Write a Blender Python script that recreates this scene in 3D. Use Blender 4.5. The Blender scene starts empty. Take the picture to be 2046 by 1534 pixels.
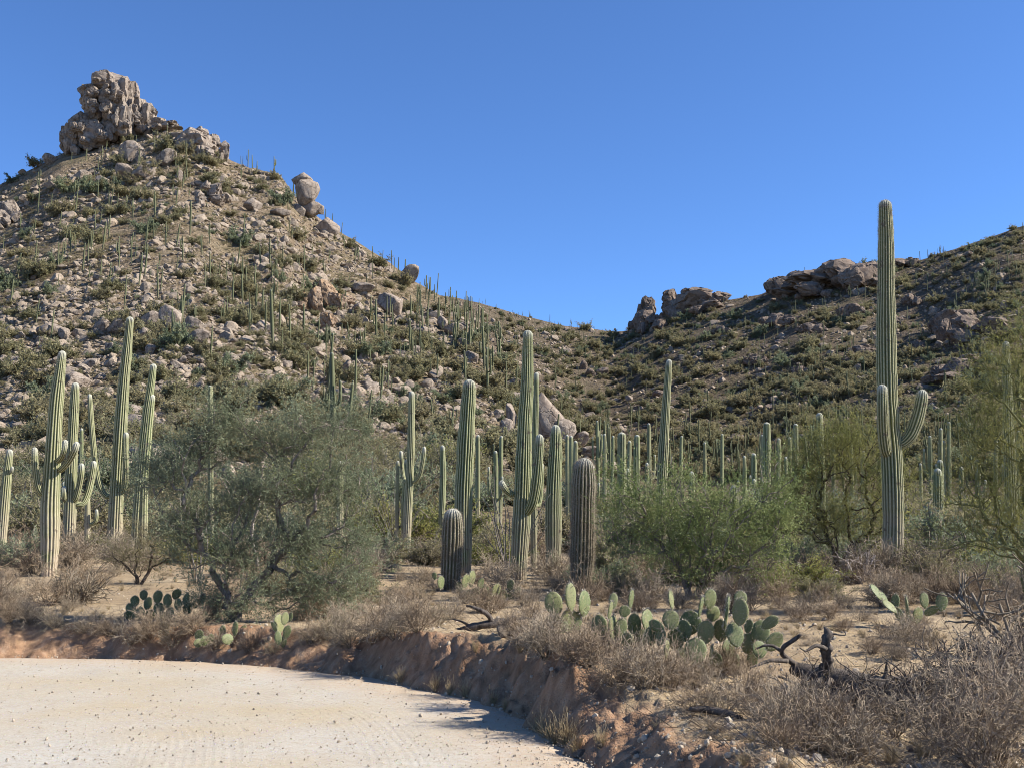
import bpy, bmesh, math, random
import numpy as np
from mathutils import Vector, Matrix, Euler

SC = bpy.context.scene
COL = SC.collection
R = random.Random(11)
rng = np.random.default_rng(11)

# ------------------------------------------------------------------ camera
FPX = 2194.0; CX = 1023.0; CY = 767.0; HORIZON = 1040.0; CAMZ = 1.7
PITCH = math.atan((HORIZON - CY) / FPX)
cam_d = bpy.data.cameras.new('camera'); cam = bpy.data.objects.new('camera', cam_d); COL.objects.link(cam)
cam_d.sensor_width = 36.0; cam_d.lens = 36.0 * FPX / 2046.0
cam_d.clip_start = 0.1; cam_d.clip_end = 6000
cam.location = (0, 0, CAMZ); cam.rotation_euler = (math.pi / 2 + PITCH, 0, 0)
SC.camera = cam

# ------------------------------------------------------------------ sky, sun, exposure
SUN_EL = math.radians(36); SUN_AZ = math.radians(92)       # azimuth clockwise from the view direction (+Y)
world = bpy.data.worlds.new('World'); SC.world = world; world.use_nodes = True
wn = world.node_tree; wn.nodes.clear()
sky = wn.nodes.new('ShaderNodeTexSky'); sky.sky_type = 'NISHITA'; sky.sun_disc = False
sky.sun_elevation = SUN_EL; sky.sun_rotation = SUN_AZ
sky.altitude = 900; sky.air_density = 0.75; sky.dust_density = 0.0; sky.ozone_density = 10.0
bg = wn.nodes.new('ShaderNodeBackground'); bg.inputs['Strength'].default_value = 0.115
wo = wn.nodes.new('ShaderNodeOutputWorld')
hs = wn.nodes.new('ShaderNodeHueSaturation'); hs.inputs['Saturation'].default_value = 1.0
wn.links.new(sky.outputs[0], hs.inputs['Color']); wn.links.new(hs.outputs[0], bg.inputs[0]); wn.links.new(bg.outputs[0], wo.inputs[0])
sun_d = bpy.data.lights.new('sun', 'SUN'); sun_d.energy = 5.0; sun_d.angle = math.radians(0.53); sun_d.color = (1.0, 0.95, 0.87)
sun = bpy.data.objects.new('sun', sun_d); COL.objects.link(sun)
SUNV = Vector((math.sin(SUN_AZ) * math.cos(SUN_EL), math.cos(SUN_AZ) * math.cos(SUN_EL), math.sin(SUN_EL)))
sun.rotation_euler = SUNV.to_track_quat('Z', 'Y').to_euler(); sun.location = (60, -10, 60)
SC.view_settings.view_transform = 'Standard'; SC.view_settings.look = 'None'
SC.view_settings.exposure = 1.0; SC.view_settings.gamma = 1.0; SC.view_settings.use_curve_mapping = False
SC.cycles.filter_width = 1.0
SC.cycles.max_bounces = 6; SC.cycles.diffuse_bounces = 3; SC.cycles.transparent_max_bounces = 6

# ------------------------------------------------------------------ noise
def _hash(ix, iy, iz, seed):
    h = (ix.astype(np.int64) * 374761393 + iy.astype(np.int64) * 668265263 + iz.astype(np.int64) * 2147483647 + seed * 974634777) & 0xFFFFFFFF
    h = ((h ^ (h >> 13)) * 1274126177) & 0xFFFFFFFF
    h = ((h ^ (h >> 16)) * 2246822519) & 0xFFFFFFFF
    return ((h ^ (h >> 15)) & 0xFFFFFF) / float(0xFFFFFF)
def vnoise(P, seed=0):
    P = np.asarray(P, float)
    i = np.floor(P); f = P - i; f = f * f * f * (f * (f * 6 - 15) + 10)
    i = i.astype(np.int64); out = 0
    for dx in (0, 1):
        wx = f[..., 0] if dx else 1 - f[..., 0]
        for dy in (0, 1):
            wy = f[..., 1] if dy else 1 - f[..., 1]
            for dz in (0, 1):
                wz = f[..., 2] if dz else 1 - f[..., 2]
                out = out + wx * wy * wz * _hash(i[..., 0] + dx, i[..., 1] + dy, i[..., 2] + dz, seed)
    return out * 2 - 1
def fbm(P, octv=4, seed=0, gain=0.5):
    P = np.asarray(P, float); a = 1.0; s = 0.0; n = 0.0
    for o in range(octv):
        s = s + a * vnoise(P * (2.03 ** o) + 17.3 * o, seed + o); n += a; a *= gain
    return s / n
def xy3(x, y, sc):
    x, y = np.broadcast_arrays(np.asarray(x, float), np.asarray(y, float))
    return np.stack([x * sc, y * sc, np.zeros_like(x) + 3.7], -1)
def sstep(a, b, x):
    t = np.clip((np.asarray(x, float) - a) / (b - a), 0, 1); return t * t * (3 - 2 * t)

# ------------------------------------------------------------------ pixels of the photograph as directions
CP, SP = math.cos(PITCH), math.sin(PITCH)
def ray(px, py):
    a = (np.asarray(px, float) - CX) / FPX; b = (CY - np.asarray(py, float)) / FPX
    return a, CP - b * SP, SP + b * CP               # x, y (forward), z for unit optical depth
def at_depth(px, py, y):
    a, fy, fz = ray(px, py); k = y / fy
    return np.array([a * k, y, CAMZ + fz * k])
def m_per_px(px, py, y):
    a, fy, fz = ray(px, py); return (y / fy) / FPX

# ------------------------------------------------------------------ terrain
def z0pt(px, py):
    a, fy, fz = ray(px, py); k = CAMZ / -fz; return (a * k, fy * k)
EDGE = [(1.6, -40), (1.5, -6), (1.25, 2), (0.95, 5.5)] + [z0pt(*p) for p in
        ((1175, 1534), (1135, 1496), (1085, 1462), (1030, 1428), (960, 1400), (880, 1381), (790, 1363), (690, 1346), (560, 1331), (400, 1318), (200, 1313), (0, 1310))]
EDGE += [(-9.5, 13.7), (-14, 12.8), (-24, 9), (-60, -12)]
EDGE = np.array(EDGE, float)
# smooth the polyline
for _ in range(3):
    A = EDGE[:-1]; B = EDGE[1:]
    Q = np.empty((2 * len(A), 2)); Q[0::2] = .75 * A + .25 * B; Q[1::2] = .25 * A + .75 * B
    EDGE = np.vstack([EDGE[:1], Q, EDGE[-1:]])
def edge_sd(x, y):
    """signed distance from the road's edge (positive = desert side) and arc position"""
    x, y = np.broadcast_arrays(np.asarray(x, float), np.asarray(y, float))
    best = np.full(x.shape, 1e18); sd = np.zeros(x.shape); arc = np.zeros(x.shape)
    L = np.r_[0, np.cumsum(np.hypot(*np.diff(EDGE, axis=0).T))]
    for i in range(len(EDGE) - 1):
        ax, ay = EDGE[i]; bx, by = EDGE[i + 1]; dx, dy = bx - ax, by - ay; l2 = dx * dx + dy * dy
        t = np.clip(((x - ax) * dx + (y - ay) * dy) / l2, 0, 1)
        ex, ey = x - ax - t * dx, y - ay - t * dy; d2 = ex * ex + ey * ey
        m = d2 < best
        cr = dx * (y - ay) - dy * (x - ax)
        best = np.where(m, d2, best); sd = np.where(m, np.where(cr < 0, 1, -1) * np.sqrt(d2), sd); arc = np.where(m, L[i] + t * math.sqrt(l2), arc)
    return sd, arc
def plain(x, y):
    d = np.hypot(x, y)
    z = 0.26 + 0.014 * np.clip(d - 8, 0, 52) + 0.034 * np.clip(d - 60, 0, 300) + 0.02 * np.clip(d - 360, 0, 2000)
    z = z + 0.16 * fbm(xy3(x, y, 0.16), 3, 5) * sstep(8, 18, d) + 0.05 * fbm(xy3(x, y, 0.9), 3, 9)
    return z
def ground_z(x, y):
    x, y = np.broadcast_arrays(np.asarray(x, float), np.asarray(y, float))
    sd, arc = edge_sd(x, y)
    wob = 0.24 * fbm(xy3(x, y, 1.3), 3, 21) + 0.14 * fbm(xy3(x, y, 4.5), 3, 23)
    near = sstep(60, 25, np.hypot(x, y))
    s = sd + wob * near
    # the cut bank is highest where the road bends
    hump = 0.33 * np.exp(-((x - 0.2) / 1.5) ** 2) * np.exp(-((y - 10.4) / 1.7) ** 2)
    hump = hump + 0.13 * np.exp(-((x + 1.5) / 1.4) ** 2) * np.exp(-((y - 12.3) / 1.3) ** 2)
    hump = hump + 0.10 * np.exp(-((x - 1.7) / .5) ** 2) * np.exp(-((y - 7.6) / .5) ** 2) + 0.12 * np.exp(-((x - 1.45) / .4) ** 2) * np.exp(-((y - 6.6) / .45) ** 2)
    top = plain(x, y) + hump * np.exp(-np.clip(sd - .3, 0, 9) / 2.2)
    w = 0.56 + 0.42 * fbm(xy3(x, y, 0.9), 3, 31)
    t = np.clip((s + 0.02) / w, 0, 1)
    prof = t ** 0.9
    z = -0.06 + (top + 0.06) * prof
    z = z + ((0.035 * np.clip(s, 0, 1) + .04 * sstep(-.02, .1, s) * sstep(.9, .4, s)) * fbm(xy3(x, y, 8.0), 4, 41, .62) + 0.012 * fbm(xy3(x, y, 22.0), 2, 43)) * sstep(22, 12, np.hypot(x, y)) * (s > 0)
    return np.where(s < -0.02, np.minimum(z, -0.06), z)

class Hill:
    def __init__(s, sky_pts, seed, p):
        a = np.array(sky_pts, float); s.seed = seed; s.p = p
        rx, ry, rz = ray(a[:, 0], a[:, 1])
        s.u = rx / ry; s.e = rz / ry; s.D = a[:, 2]; s.F = a[:, 3]
    def prm(s, u):
        return np.interp(u, s.u, s.e), np.interp(u, s.u, s.D), np.interp(u, s.u, s.F)
    def z(s, x, y):
        x, y = np.broadcast_arrays(np.asarray(x, float), np.asarray(y, float))
        yy = np.maximum(y, 1.0); e, D, F = s.prm(x / yy)
        t = (yy - F) / (D - F); tc = np.clip(t, 0, 1)
        eF = 0.0
        z = CAMZ + np.minimum(yy, D) * (eF + (e - eF) * tc ** s.p)
        z = z - np.where(t > 1, (yy - D) * 0.45, 0) - np.where(t < 0, (F - yy) * 0.3, 0)
        damp = sstep(0.0, .25, t) * (0.25 + .75 * sstep(1.0, .86, t))
        big = fbm(xy3(x, y, 1 / 42.), 3, s.seed)
        n = 5.0 * big + 1.6 * fbm(xy3(x, y, 1 / 11.), 3, s.seed + 7) + 0.7 * np.abs(fbm(xy3(x, y, 1 / 3.2), 3, s.seed + 9))
        return z + n * damp
LEFT = Hill([(-2500, 900, 330, 60), (-900, 620, 380, 55), (-300, 460, 390, 50), (0, 372, 385, 50), (70, 335, 382, 50), (125, 305, 380, 50), (210, 285, 380, 50), (300, 262, 378, 50),
             (360, 262, 372, 50), (420, 288, 366, 50), (460, 322, 362, 50), (500, 338, 358, 50), (560, 350, 352, 50), (600, 405, 345, 50), (650, 448, 338, 50), (720, 492, 328, 50), (780, 528, 318, 50),
             (830, 566, 308, 50), (890, 600, 296, 50), (940, 640, 280, 50), (985, 700, 255, 52), (1040, 765, 225, 54), (1100, 830, 195, 56), (1160, 888, 170, 60),
             (1230, 935, 150, 66), (1330, 975, 140, 75), (1450, 1005, 140, 90), (1700, 1030, 150, 110), (6000, 1035, 160, 120)], 101, 0.75)
RIGHT = Hill([(-6000, 980, 900, 300), (300, 700, 800, 260), (700, 600, 720, 240), (880, 590, 690, 230), (960, 606, 690, 225), (1040, 632, 700, 220), (1130, 652, 705, 212), (1215, 662, 705, 205), (1250, 660, 690, 200),
              (1300, 646, 670, 196), (1350, 628, 655, 192), (1430, 602, 640, 186), (1520, 588, 620, 178), (1580, 562, 610, 174), (1640, 545, 600, 170), (1700, 532, 590, 166), (1760, 528, 580, 162), (1840, 518, 565, 156),
              (1900, 500, 550, 152), (1980, 470, 540, 146), (2046, 448, 530, 142), (2300, 360, 500, 125), (3000, 250, 450, 100), (7000, 400, 400, 90)], 202, 0.8)
def terrain(x, y):
    return np.maximum(np.maximum(ground_z(x, y), LEFT.z(x, y)), RIGHT.z(x, y))
def far_terrain(x, y):
    return np.maximum(np.maximum(plain(x, y), LEFT.z(x, y)), RIGHT.z(x, y))
YS_FAR = np.geomspace(28, 900, 420); YS_NEAR = np.linspace(4.0, 60, 700)
def cast(px, py, far=False):
    """where a pixel's ray first meets the ground: (x, y, z) or None"""
    a, fy, fz = ray(px, py); ys = YS_FAR if far else YS_NEAR
    k = ys / fy; x = a * k; z = CAMZ + fz * k
    g = (far_terrain if far else terrain)(x, ys) - z
    i = np.argmax(g > 0)
    if g[i] <= 0: return None
    if i == 0: y = ys[0]
    else:
        t = g[i - 1] / (g[i - 1] - g[i]); y = ys[i - 1] + t * (ys[i] - ys[i - 1])
    xx = a * y / fy
    return np.array([xx, y, float((far_terrain if far else terrain)(np.array([xx]), np.array([y]))[0])])
_TU = np.linspace(-.62, .62, 1000); _TH = None
def cast_many(px, py):
    global _TH
    if _TH is None:
        X = _TU[:, None] * YS_FAR[None]; _TH = far_terrain(X, np.broadcast_to(YS_FAR, X.shape))
    a, fy, fz = ray(px, py); u = a / fy; q = np.clip((u - _TU[0]) / (_TU[1] - _TU[0]), 0, len(_TU) - 1.001); i0 = q.astype(int); f = (q - i0)[:, None]
    g = _TH[i0] * (1 - f) + _TH[i0 + 1] * f - (CAMZ + (fz / fy)[:, None] * YS_FAR[None])
    hit = g > 0; i = np.argmax(hit, 1); ok = hit.any(1) & (i > 0)
    r = np.arange(len(px)); i1 = np.maximum(i, 1)
    g0 = g[r, i1 - 1]; g1 = g[r, i1]; t = g0 / (g0 - g1)
    y = YS_FAR[i1 - 1] + t * (YS_FAR[i1] - YS_FAR[i1 - 1]); x = u * y
    return np.stack([x, y, far_terrain(x, y)], 1)[ok], ok
def gz(x, y):
    return float(terrain(np.array([float(x)]), np.array([float(y)]))[0])

# ------------------------------------------------------------------ mesh helpers
def np_mesh(name, V, F, smooth=False, attrs=None, midx=None, mats=()):
    V = np.asarray(V, np.float32); me = bpy.data.meshes.new(name)
    Fs = [np.asarray(f, np.int32) for f in (F if isinstance(F, list) else [F]) if len(f)]
    me.vertices.add(len(V)); me.vertices.foreach_set('co', V.ravel())
    nl = sum(f.size for f in Fs); npoly = sum(len(f) for f in Fs)
    me.loops.add(nl); me.polygons.add(npoly)
    me.loops.foreach_set('vertex_index', np.concatenate([f.ravel() for f in Fs]))
    tot = np.concatenate([np.full(len(f), f.shape[1], np.int32) for f in Fs])
    me.polygons.foreach_set('loop_start', np.r_[0, np.cumsum(tot)[:-1]].astype(np.int32))
    for m in mats: me.materials.append(m)
    if midx is not None: me.polygons.foreach_set('material_index', np.asarray(midx, np.int32))
    me.polygons.foreach_set('use_smooth', np.full(npoly, bool(smooth)))
    for k, v in (attrs or {}).items():
        v = np.asarray(v, np.float32)
        if v.ndim == 1:
            at = me.attributes.new(k, 'FLOAT', 'POINT'); at.data.foreach_set('value', v)
        else:
            at = me.attributes.new(k, 'FLOAT_VECTOR', 'POINT'); at.data.foreach_set('vector', v.ravel())
    me.update(calc_edges=True)
    return me
def link(name, data, parent=None, loc=(0, 0, 0), rot=(0, 0, 0), scale=(1, 1, 1)):
    o = bpy.data.objects.new(name, data); COL.objects.link(o)
    o.location = loc; o.rotation_euler = rot; o.scale = scale
    if parent is not None: o.parent = parent
    return o
def tag(o, label=None, cat=None, group=None, kind=None):
    if label: o['label'] = label
    if cat: o['category'] = cat
    if group: o['group'] = group
    if kind: o['kind'] = kind
    return o
def thing(name, label, cat, loc=(0, 0, 0), rotz=0, group=None):
    o = link(name, None, loc=loc, rot=(0, 0, rotz)); o.empty_display_size = 0.1
    return tag(o, label, cat, group)
def grid_faces(nr, nc, wrap=False):
    i = np.arange(nr - 1)[:, None] * nc; j = np.arange(nc if wrap else nc - 1)[None]
    j2 = (j + 1) % nc
    return np.stack([i + j, i + j2, i + nc + j2, i + nc + j], -1).reshape(-1, 4)
def frames(D):
    D = D / np.maximum(np.linalg.norm(D, axis=1, keepdims=True), 1e-9)
    ref = np.where(np.abs(D[:, 2:3]) > .9, np.array([[1., 0, 0]]), np.array([[0, 0, 1.]]))
    U = np.cross(D, ref); U /= np.maximum(np.linalg.norm(U, axis=1, keepdims=True), 1e-9)
    return D, U, np.cross(D, U)
def seg_mesh(segs, sides=3):
    """segments (p0, p1, r0, r1) as open prisms -> verts, quads"""
    S = np.asarray(segs, float).reshape(-1, 8); P0, P1, r0, r1 = S[:, :3], S[:, 3:6], S[:, 6:7], S[:, 7:8]
    D, U, W = frames(P1 - P0); n = len(S)
    an = np.arange(sides) * 2 * math.pi / sides
    ring = U[:, None] * np.cos(an)[None, :, None] + W[:, None] * np.sin(an)[None, :, None]
    V = np.concatenate([P0[:, None] + ring * r0[:, None], P1[:, None] + ring * r1[:, None]], 1).reshape(-1, 3)
    b = (np.arange(n) * 2 * sides)[:, None]; j = np.arange(sides)[None]; j2 = (j + 1) % sides
    F = np.stack([b + j, b + j2, b + sides + j2, b + sides + j], -1).reshape(-1, 4)
    return V, F
def leaf_mesh(P, D, L, Wd, rs):
    """diamond-shaped leaves: base P, direction D, length, width"""
    n = len(P); D, U, W = frames(D); a = rs.uniform(0, 2 * math.pi, n)[:, None]
    S = U * np.cos(a) + W * np.sin(a); N = np.cross(D, S)
    L = np.asarray(L).reshape(-1, 1); Wd = np.asarray(Wd).reshape(-1, 1)
    V = np.stack([P, P + D * L * .5 + S * Wd * .5 + N * L * .06, P + D * L, P + D * L * .5 - S * Wd * .5 + N * L * .06], 1).reshape(-1, 3)
    F = np.arange(4 * n).reshape(-1, 4)
    return V, F
def merge(parts):
    """parts: list of (V, F, material index, var) -> V, list of F, midx, var"""
    Vs, Fs, mi, va, o = [], [], [], [], 0
    for V, F, m, v in parts:
        if len(V) == 0: continue
        Vs.append(V); Fs.append(np.asarray(F) + o); o += len(V); mi.append(np.full(len(F), m)); va.append(np.broadcast_to(np.asarray(v, float), (len(V),)))
    return np.concatenate(Vs), Fs, np.concatenate(mi), np.concatenate(va)

# ------------------------------------------------------------------ materials
class NT:
    def __init__(s, name):
        s.m = bpy.data.materials.new(name); s.m.use_nodes = True; s.t = s.m.node_tree; s.t.nodes.clear()
        s.out = s.n('ShaderNodeOutputMaterial')
    def n(s, t, **kw):
        x = s.t.nodes.new(t)
        for k, v in kw.items(): setattr(x, k, v)
        return x
    def set(s, sock, v):
        if isinstance(v, bpy.types.NodeSocket): s.t.links.new(v, sock)
        elif isinstance(v, (tuple, list)) and len(v) == 3 and sock.type == 'RGBA': sock.default_value = (*v, 1)
        else: sock.default_value = v
    def pos(s): return s.n('ShaderNodeNewGeometry').outputs['Position']
    def obj(s): return s.n('ShaderNodeTexCoord').outputs['Object']
    def attr(s, name, typ='GEOMETRY', out='Fac'): return s.n('ShaderNodeAttribute', attribute_name=name, attribute_type=typ).outputs[out]
    def noise(s, v, scale, det=4, rough=.55, dist=0, vec=None):
        x = s.n('ShaderNodeTexNoise'); s.set(x.inputs['Vector'], v); x.inputs['Scale'].default_value = scale; x.inputs['Detail'].default_value = det
        x.inputs['Roughness'].default_value = rough; x.inputs['Distortion'].default_value = dist; return x.outputs['Fac']
    def voro(s, v, scale, feat='F1', out='Distance', rnd=1.0):
        x = s.n('ShaderNodeTexVoronoi', feature=feat); s.set(x.inputs['Vector'], v); x.inputs['Scale'].default_value = scale; x.inputs['Randomness'].default_value = rnd; return x.outputs[out]
    def mapr(s, v, a, b, c=0., d=1.):
        x = s.n('ShaderNodeMapRange'); s.set(x.inputs[0], v); x.inputs[1].default_value = a; x.inputs[2].default_value = b; x.inputs[3].default_value = c; x.inputs[4].default_value = d; return x.outputs[0]
    def mix(s, f, a, b, mode='MIX'):
        x = s.n('ShaderNodeMix', data_type='RGBA', blend_type=mode); s.set(x.inputs[0], f); s.set(x.inputs[6], a); s.set(x.inputs[7], b); return x.outputs[2]
    def math(s, op, a, b=0.0):
        x = s.n('ShaderNodeMath', operation=op); s.set(x.inputs[0], a); s.set(x.inputs[1], b); return x.outputs[0]
    def ramp(s, v, stops):
        x = s.n('ShaderNodeValToRGB'); s.set(x.inputs[0], v); e = x.color_ramp.elements
        while len(e) < len(stops): e.new(.5)
        for k, (p, c) in zip(e, stops): k.position = p; k.color = (*c, 1)
        return x.outputs[0]
    def bump(s, h, strength=.5, dist=.02):
        x = s.n('ShaderNodeBump'); s.set(x.inputs['Height'], h); x.inputs['Strength'].default_value = strength; x.inputs['Distance'].default_value = dist; return x.outputs[0]
    def scale_vec(s, v, sc):
        x = s.n('ShaderNodeVectorMath', operation='MULTIPLY'); s.set(x.inputs[0], v); x.inputs[1].default_value = sc; return x.outputs[0]
    def end(s, col, rough=.9, normal=None, spec=.2, transl=None):
        b = s.n('ShaderNodeBsdfPrincipled'); s.set(b.inputs['Base Color'], col); s.set(b.inputs['Roughness'], rough); b.inputs['Specular IOR Level'].default_value = spec
        if normal is not None: s.t.links.new(normal, b.inputs['Normal'])
        sh = b.outputs[0]
        if transl:
            tr = s.n('ShaderNodeBsdfTranslucent'); s.set(tr.inputs[0], col); mx = s.n('ShaderNodeMixShader'); mx.inputs[0].default_value = transl
            s.t.links.new(sh, mx.inputs[1]); s.t.links.new(tr.outputs[0], mx.inputs[2]); sh = mx.outputs[0]
        s.t.links.new(sh, s.out.inputs[0]); return s.m

def m_ground():
    t = NT('desert_soil'); p = t.pos()
    n1 = t.noise(p, .7, 5); n2 = t.noise(p, 9, 5, .65); n3 = t.noise(p, 60, 3, .6)
    c = t.ramp(n1, [(.3, (.27, .19, .105)), (.5, (.36, .265, .15)), (.72, (.41, .32, .20))])
    c = t.mix(t.mapr(n2, .45, .7), c, (.20, .145, .095)); c = t.mix(t.mapr(n3, .5, .75, 0, .6), c, (.42, .36, .27))
    peb = t.voro(p, 38, out='Color'); pd = t.voro(p, 38)
    c = t.mix(t.mapr(pd, .18, .12, 0, .5), c, (.47, .41, .35))
    litter = t.noise(t.scale_vec(p, (3, 14, 8)), 3.5, 5, .7); c = t.mix(t.mapr(litter, .55, .68, 0, .75), c, (.15, .105, .075))
    bank = t.attr('bank'); bn = t.noise(t.scale_vec(p, (6, 6, 2.2)), 1.4, 5, .62)
    bc = t.ramp(bn, [(.3, (.19, .105, .058)), (.55, (.32, .19, .112)), (.75, (.42, .285, .185))])
    c = t.mix(t.math('MULTIPLY', bank, t.mapr(n2, .2, .6, .65, 1.)), c, bc)
    far = t.attr('far'); fc = t.ramp(t.noise(p, .5, 6, .7), [(.3, (.16, .125, .08)), (.5, (.27, .20, .125)), (.7, (.38, .29, .19))])
    c = t.mix(far, c, fc)
    h = t.math('ADD', t.math('MULTIPLY', n2, .7), t.math('MULTIPLY', n3, .35)); h = t.math('SUBTRACT', h, t.math('MULTIPLY', t.mapr(pd, .0, .22), .25))
    return t.end(c, .95, t.bump(h, .9, .05), .1)
def m_road():
    t = NT('gravel_road'); p = t.pos(); s = t.attr('s')
    n1 = t.noise(p, .45, 4); n2 = t.noise(p, 14, 5, .7); n3 = t.noise(p, 48, 4, .75)
    c = t.ramp(n1, [(.35, (.42, .345, .23)), (.5, (.43, .375, .29)), (.65, (.445, .41, .345))])
    c = t.mix(t.mapr(n2, .48, .66, 0, .6), c, (.36, .295, .205)); c = t.mix(t.mapr(t.noise(p, 3.2, 4, .6), .5, .66, 0, .35), c, (.37, .325, .265))
    vd = t.voro(p, 34); vc = t.voro(p, 34, out='Color'); c = t.mix(t.mapr(vd, .26, .16, 0, .6), c, t.mix(.6, vc, (.45, .40, .33), 'MIX'))
    c = t.mix(t.mapr(n3, .54, .68, 0, .7), c, (.27, .22, .165)); c = t.mix(t.mapr(n3, .4, .25, 0, .5), c, (.68, .64, .57))
    edge = t.mapr(s, -.9, -.05); c = t.mix(t.math('MULTIPLY', edge, t.mapr(n2, .3, .6)), c, (.45, .33, .22))
    # grader / tyre ribs follow the bend
    cb = t.n('ShaderNodeCombineXYZ'); t.set(cb.inputs[0], s); t.set(cb.inputs[1], t.math('MULTIPLY', t.attr('arc'), .05))
    w = t.n('ShaderNodeTexWave'); t.set(w.inputs['Vector'], cb.outputs[0]); w.inputs['Scale'].default_value = 4.6; w.inputs['Distortion'].default_value = 2.4; w.inputs['Detail'].default_value = 3; w.inputs['Detail Scale'].default_value = 3
    msk = t.mapr(t.noise(cb.outputs[0], .9, 2), .42, .6)
    h = t.math('ADD', t.math('MULTIPLY', t.math('MULTIPLY', w.outputs['Fac'], msk), .085), t.math('ADD', t.math('MULTIPLY', n2, .5), t.math('MULTIPLY', n3, .3)))
    h = t.math('ADD', h, t.mapr(vd, .25, .05, 0, .35))
    return t.end(c, .95, t.bump(h, .8, .022), .1)
def m_hill(name, dry, mid, pale, green):
    t = NT(name); p = t.pos()
    n1 = t.noise(p, .05, 5, .6); n2 = t.noise(p, .5, 6, .7); n3 = t.noise(p, 2.2, 5, .7)
    c = t.ramp(n2, [(.28, dry), (.48, mid), (.68, pale)])
    c = t.mix(t.mapr(n1, .45, .65, 0, .5), c, green); c = t.mix(t.mapr(n3, .52, .66, 0, .8), c, dry); c = t.mix(t.mapr(n3, .42, .3, 0, .5), c, pale)
    vd = t.voro(p, .75); c = t.mix(t.mapr(vd, .32, .2, 0, .55), c, pale)
    h = t.math('ADD', t.math('MULTIPLY', n3, .7), t.math('MULTIPLY', n2, 1.2)); h = t.math('ADD', h, t.mapr(vd, .4, .1, 0, .5))
    return t.end(c, 1, t.bump(h, 1, 1.3), .05)
def m_rock(name, lo, mid, hi, tint, sc=1.0, bd=.22):
    t = NT(name); p = t.obj(); rnd = t.n('ShaderNodeObjectInfo').outputs['Random']
    ad = t.n('ShaderNodeVectorMath', operation='ADD'); t.set(ad.inputs[0], p); cb = t.n('ShaderNodeCombineXYZ')
    for i in range(3): t.set(cb.inputs[i], t.math('MULTIPLY', rnd, 37.0 + i))
    t.set(ad.inputs[1], cb.outputs[0]); p = ad.outputs[0]
    n1 = t.noise(p, 1.3 * sc, 5, .65); n2 = t.noise(p, 5 * sc, 6, .7); n3 = t.noise(t.scale_vec(p, (3, 3, .6)), 1.6 * sc, 4, .6)
    c = t.ramp(n2, [(.25, lo), (.5, mid), (.72, hi)])
    c = t.mix(t.mapr(n1, .5, .68, 0, .7), c, tint); c = t.mix(t.mapr(n3, .5, .62, 0, .8), c, lo)
    c = t.mix(t.mapr(rnd, 0, 1, 0, .4), c, t.mix(.5, mid, tint))
    dv = t.n('ShaderNodeVectorMath', operation='ADD'); t.set(dv.inputs[0], p); wv = t.n('ShaderNodeTexNoise'); t.set(wv.inputs['Vector'], p); wv.inputs['Scale'].default_value = 1.7; wv.inputs['Detail'].default_value = 4; t.set(dv.inputs[1], t.scale_vec(wv.outputs['Color'], (1.1, 1.1, 1.1)))
    ed = t.voro(dv.outputs[0], 1.1 * sc, 'DISTANCE_TO_EDGE'); crack = t.mapr(ed, .03, .0)
    c = t.mix(t.math('MULTIPLY', crack, .55), c, (.07, .055, .045))
    h = t.math('SUBTRACT', t.math('ADD', t.math('MULTIPLY', n2, .6), n1), t.math('MULTIPLY', crack, .5))
    return t.end(c, .95, t.bump(h, .9, bd / sc), .12)
def m_saguaro(name, green, crest, base, fuzz_top=1.0, brown=0.0):
    t = NT(name); p = t.obj(); rib = t.attr('rib'); h = t.attr('hgt'); tip = t.attr('tip')
    n1 = t.noise(p, 3.0, 4, .6); n2 = t.noise(p, 30, 3, .6)
    n4 = t.noise(t.scale_vec(p, (.15, .15, 1)), 2.6, 3)
    c = t.mix(t.mapr(n1, .35, .65), green, tuple(v * .78 for v in green))
    c = t.mix(t.mapr(n4, .48, .66, 0, .55), c, tuple(min(1, v * q) for v, q in zip(green, (1.5, 1.35, 1.2))))
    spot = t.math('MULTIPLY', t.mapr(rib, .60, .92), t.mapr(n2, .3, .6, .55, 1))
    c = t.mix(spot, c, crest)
    c = t.mix(t.mapr(rib, .42, .1, 0, .45), c, (.05, .055, .025))  # grooves duller than the spiny crests, deepened with shade painted into the colour
    bs = t.math('MULTIPLY', t.mapr(h, 2.3, .3), t.mapr(n1, .32, .52)); c = t.mix(bs, c, base)
    scar = t.mapr(t.noise(p, 6.0, 3), .62, .68, 0, .85); c = t.mix(scar, c, (.13, .10, .07))
    c = t.mix(t.math('MULTIPLY', t.mapr(tip, .22, .0), .75 * fuzz_top), c, (.55, .53, .45))
    return t.end(c, .7, t.bump(n2, .35, .01), .25)
def m_var(name, a, b, rough=.8, transl=0.25, c3=None):
    t = NT(name); v = t.attr('var'); rnd = t.n('ShaderNodeObjectInfo').outputs['Random']
    c = t.mix(v, a, b)
    if c3: c = t.mix(t.mapr(t.noise(t.obj(), 1.1, 3), .45, .65, 0, .7), c, c3)
    c = t.mix(t.mapr(rnd, 0, 1, 0, .3), c, tuple(.7 * q for q in a))
    return t.end(c, rough, None, .25, transl)
def m_bark(name, a, b):
    t = NT(name); p = t.obj(); c = t.mix(t.mapr(t.noise(t.scale_vec(p, (1, 1, .3)), 22, 4, .7), .35, .65), a, b)
    return t.end(c, .9, t.bump(t.noise(p, 60, 3), .6, .01), .15)
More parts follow.
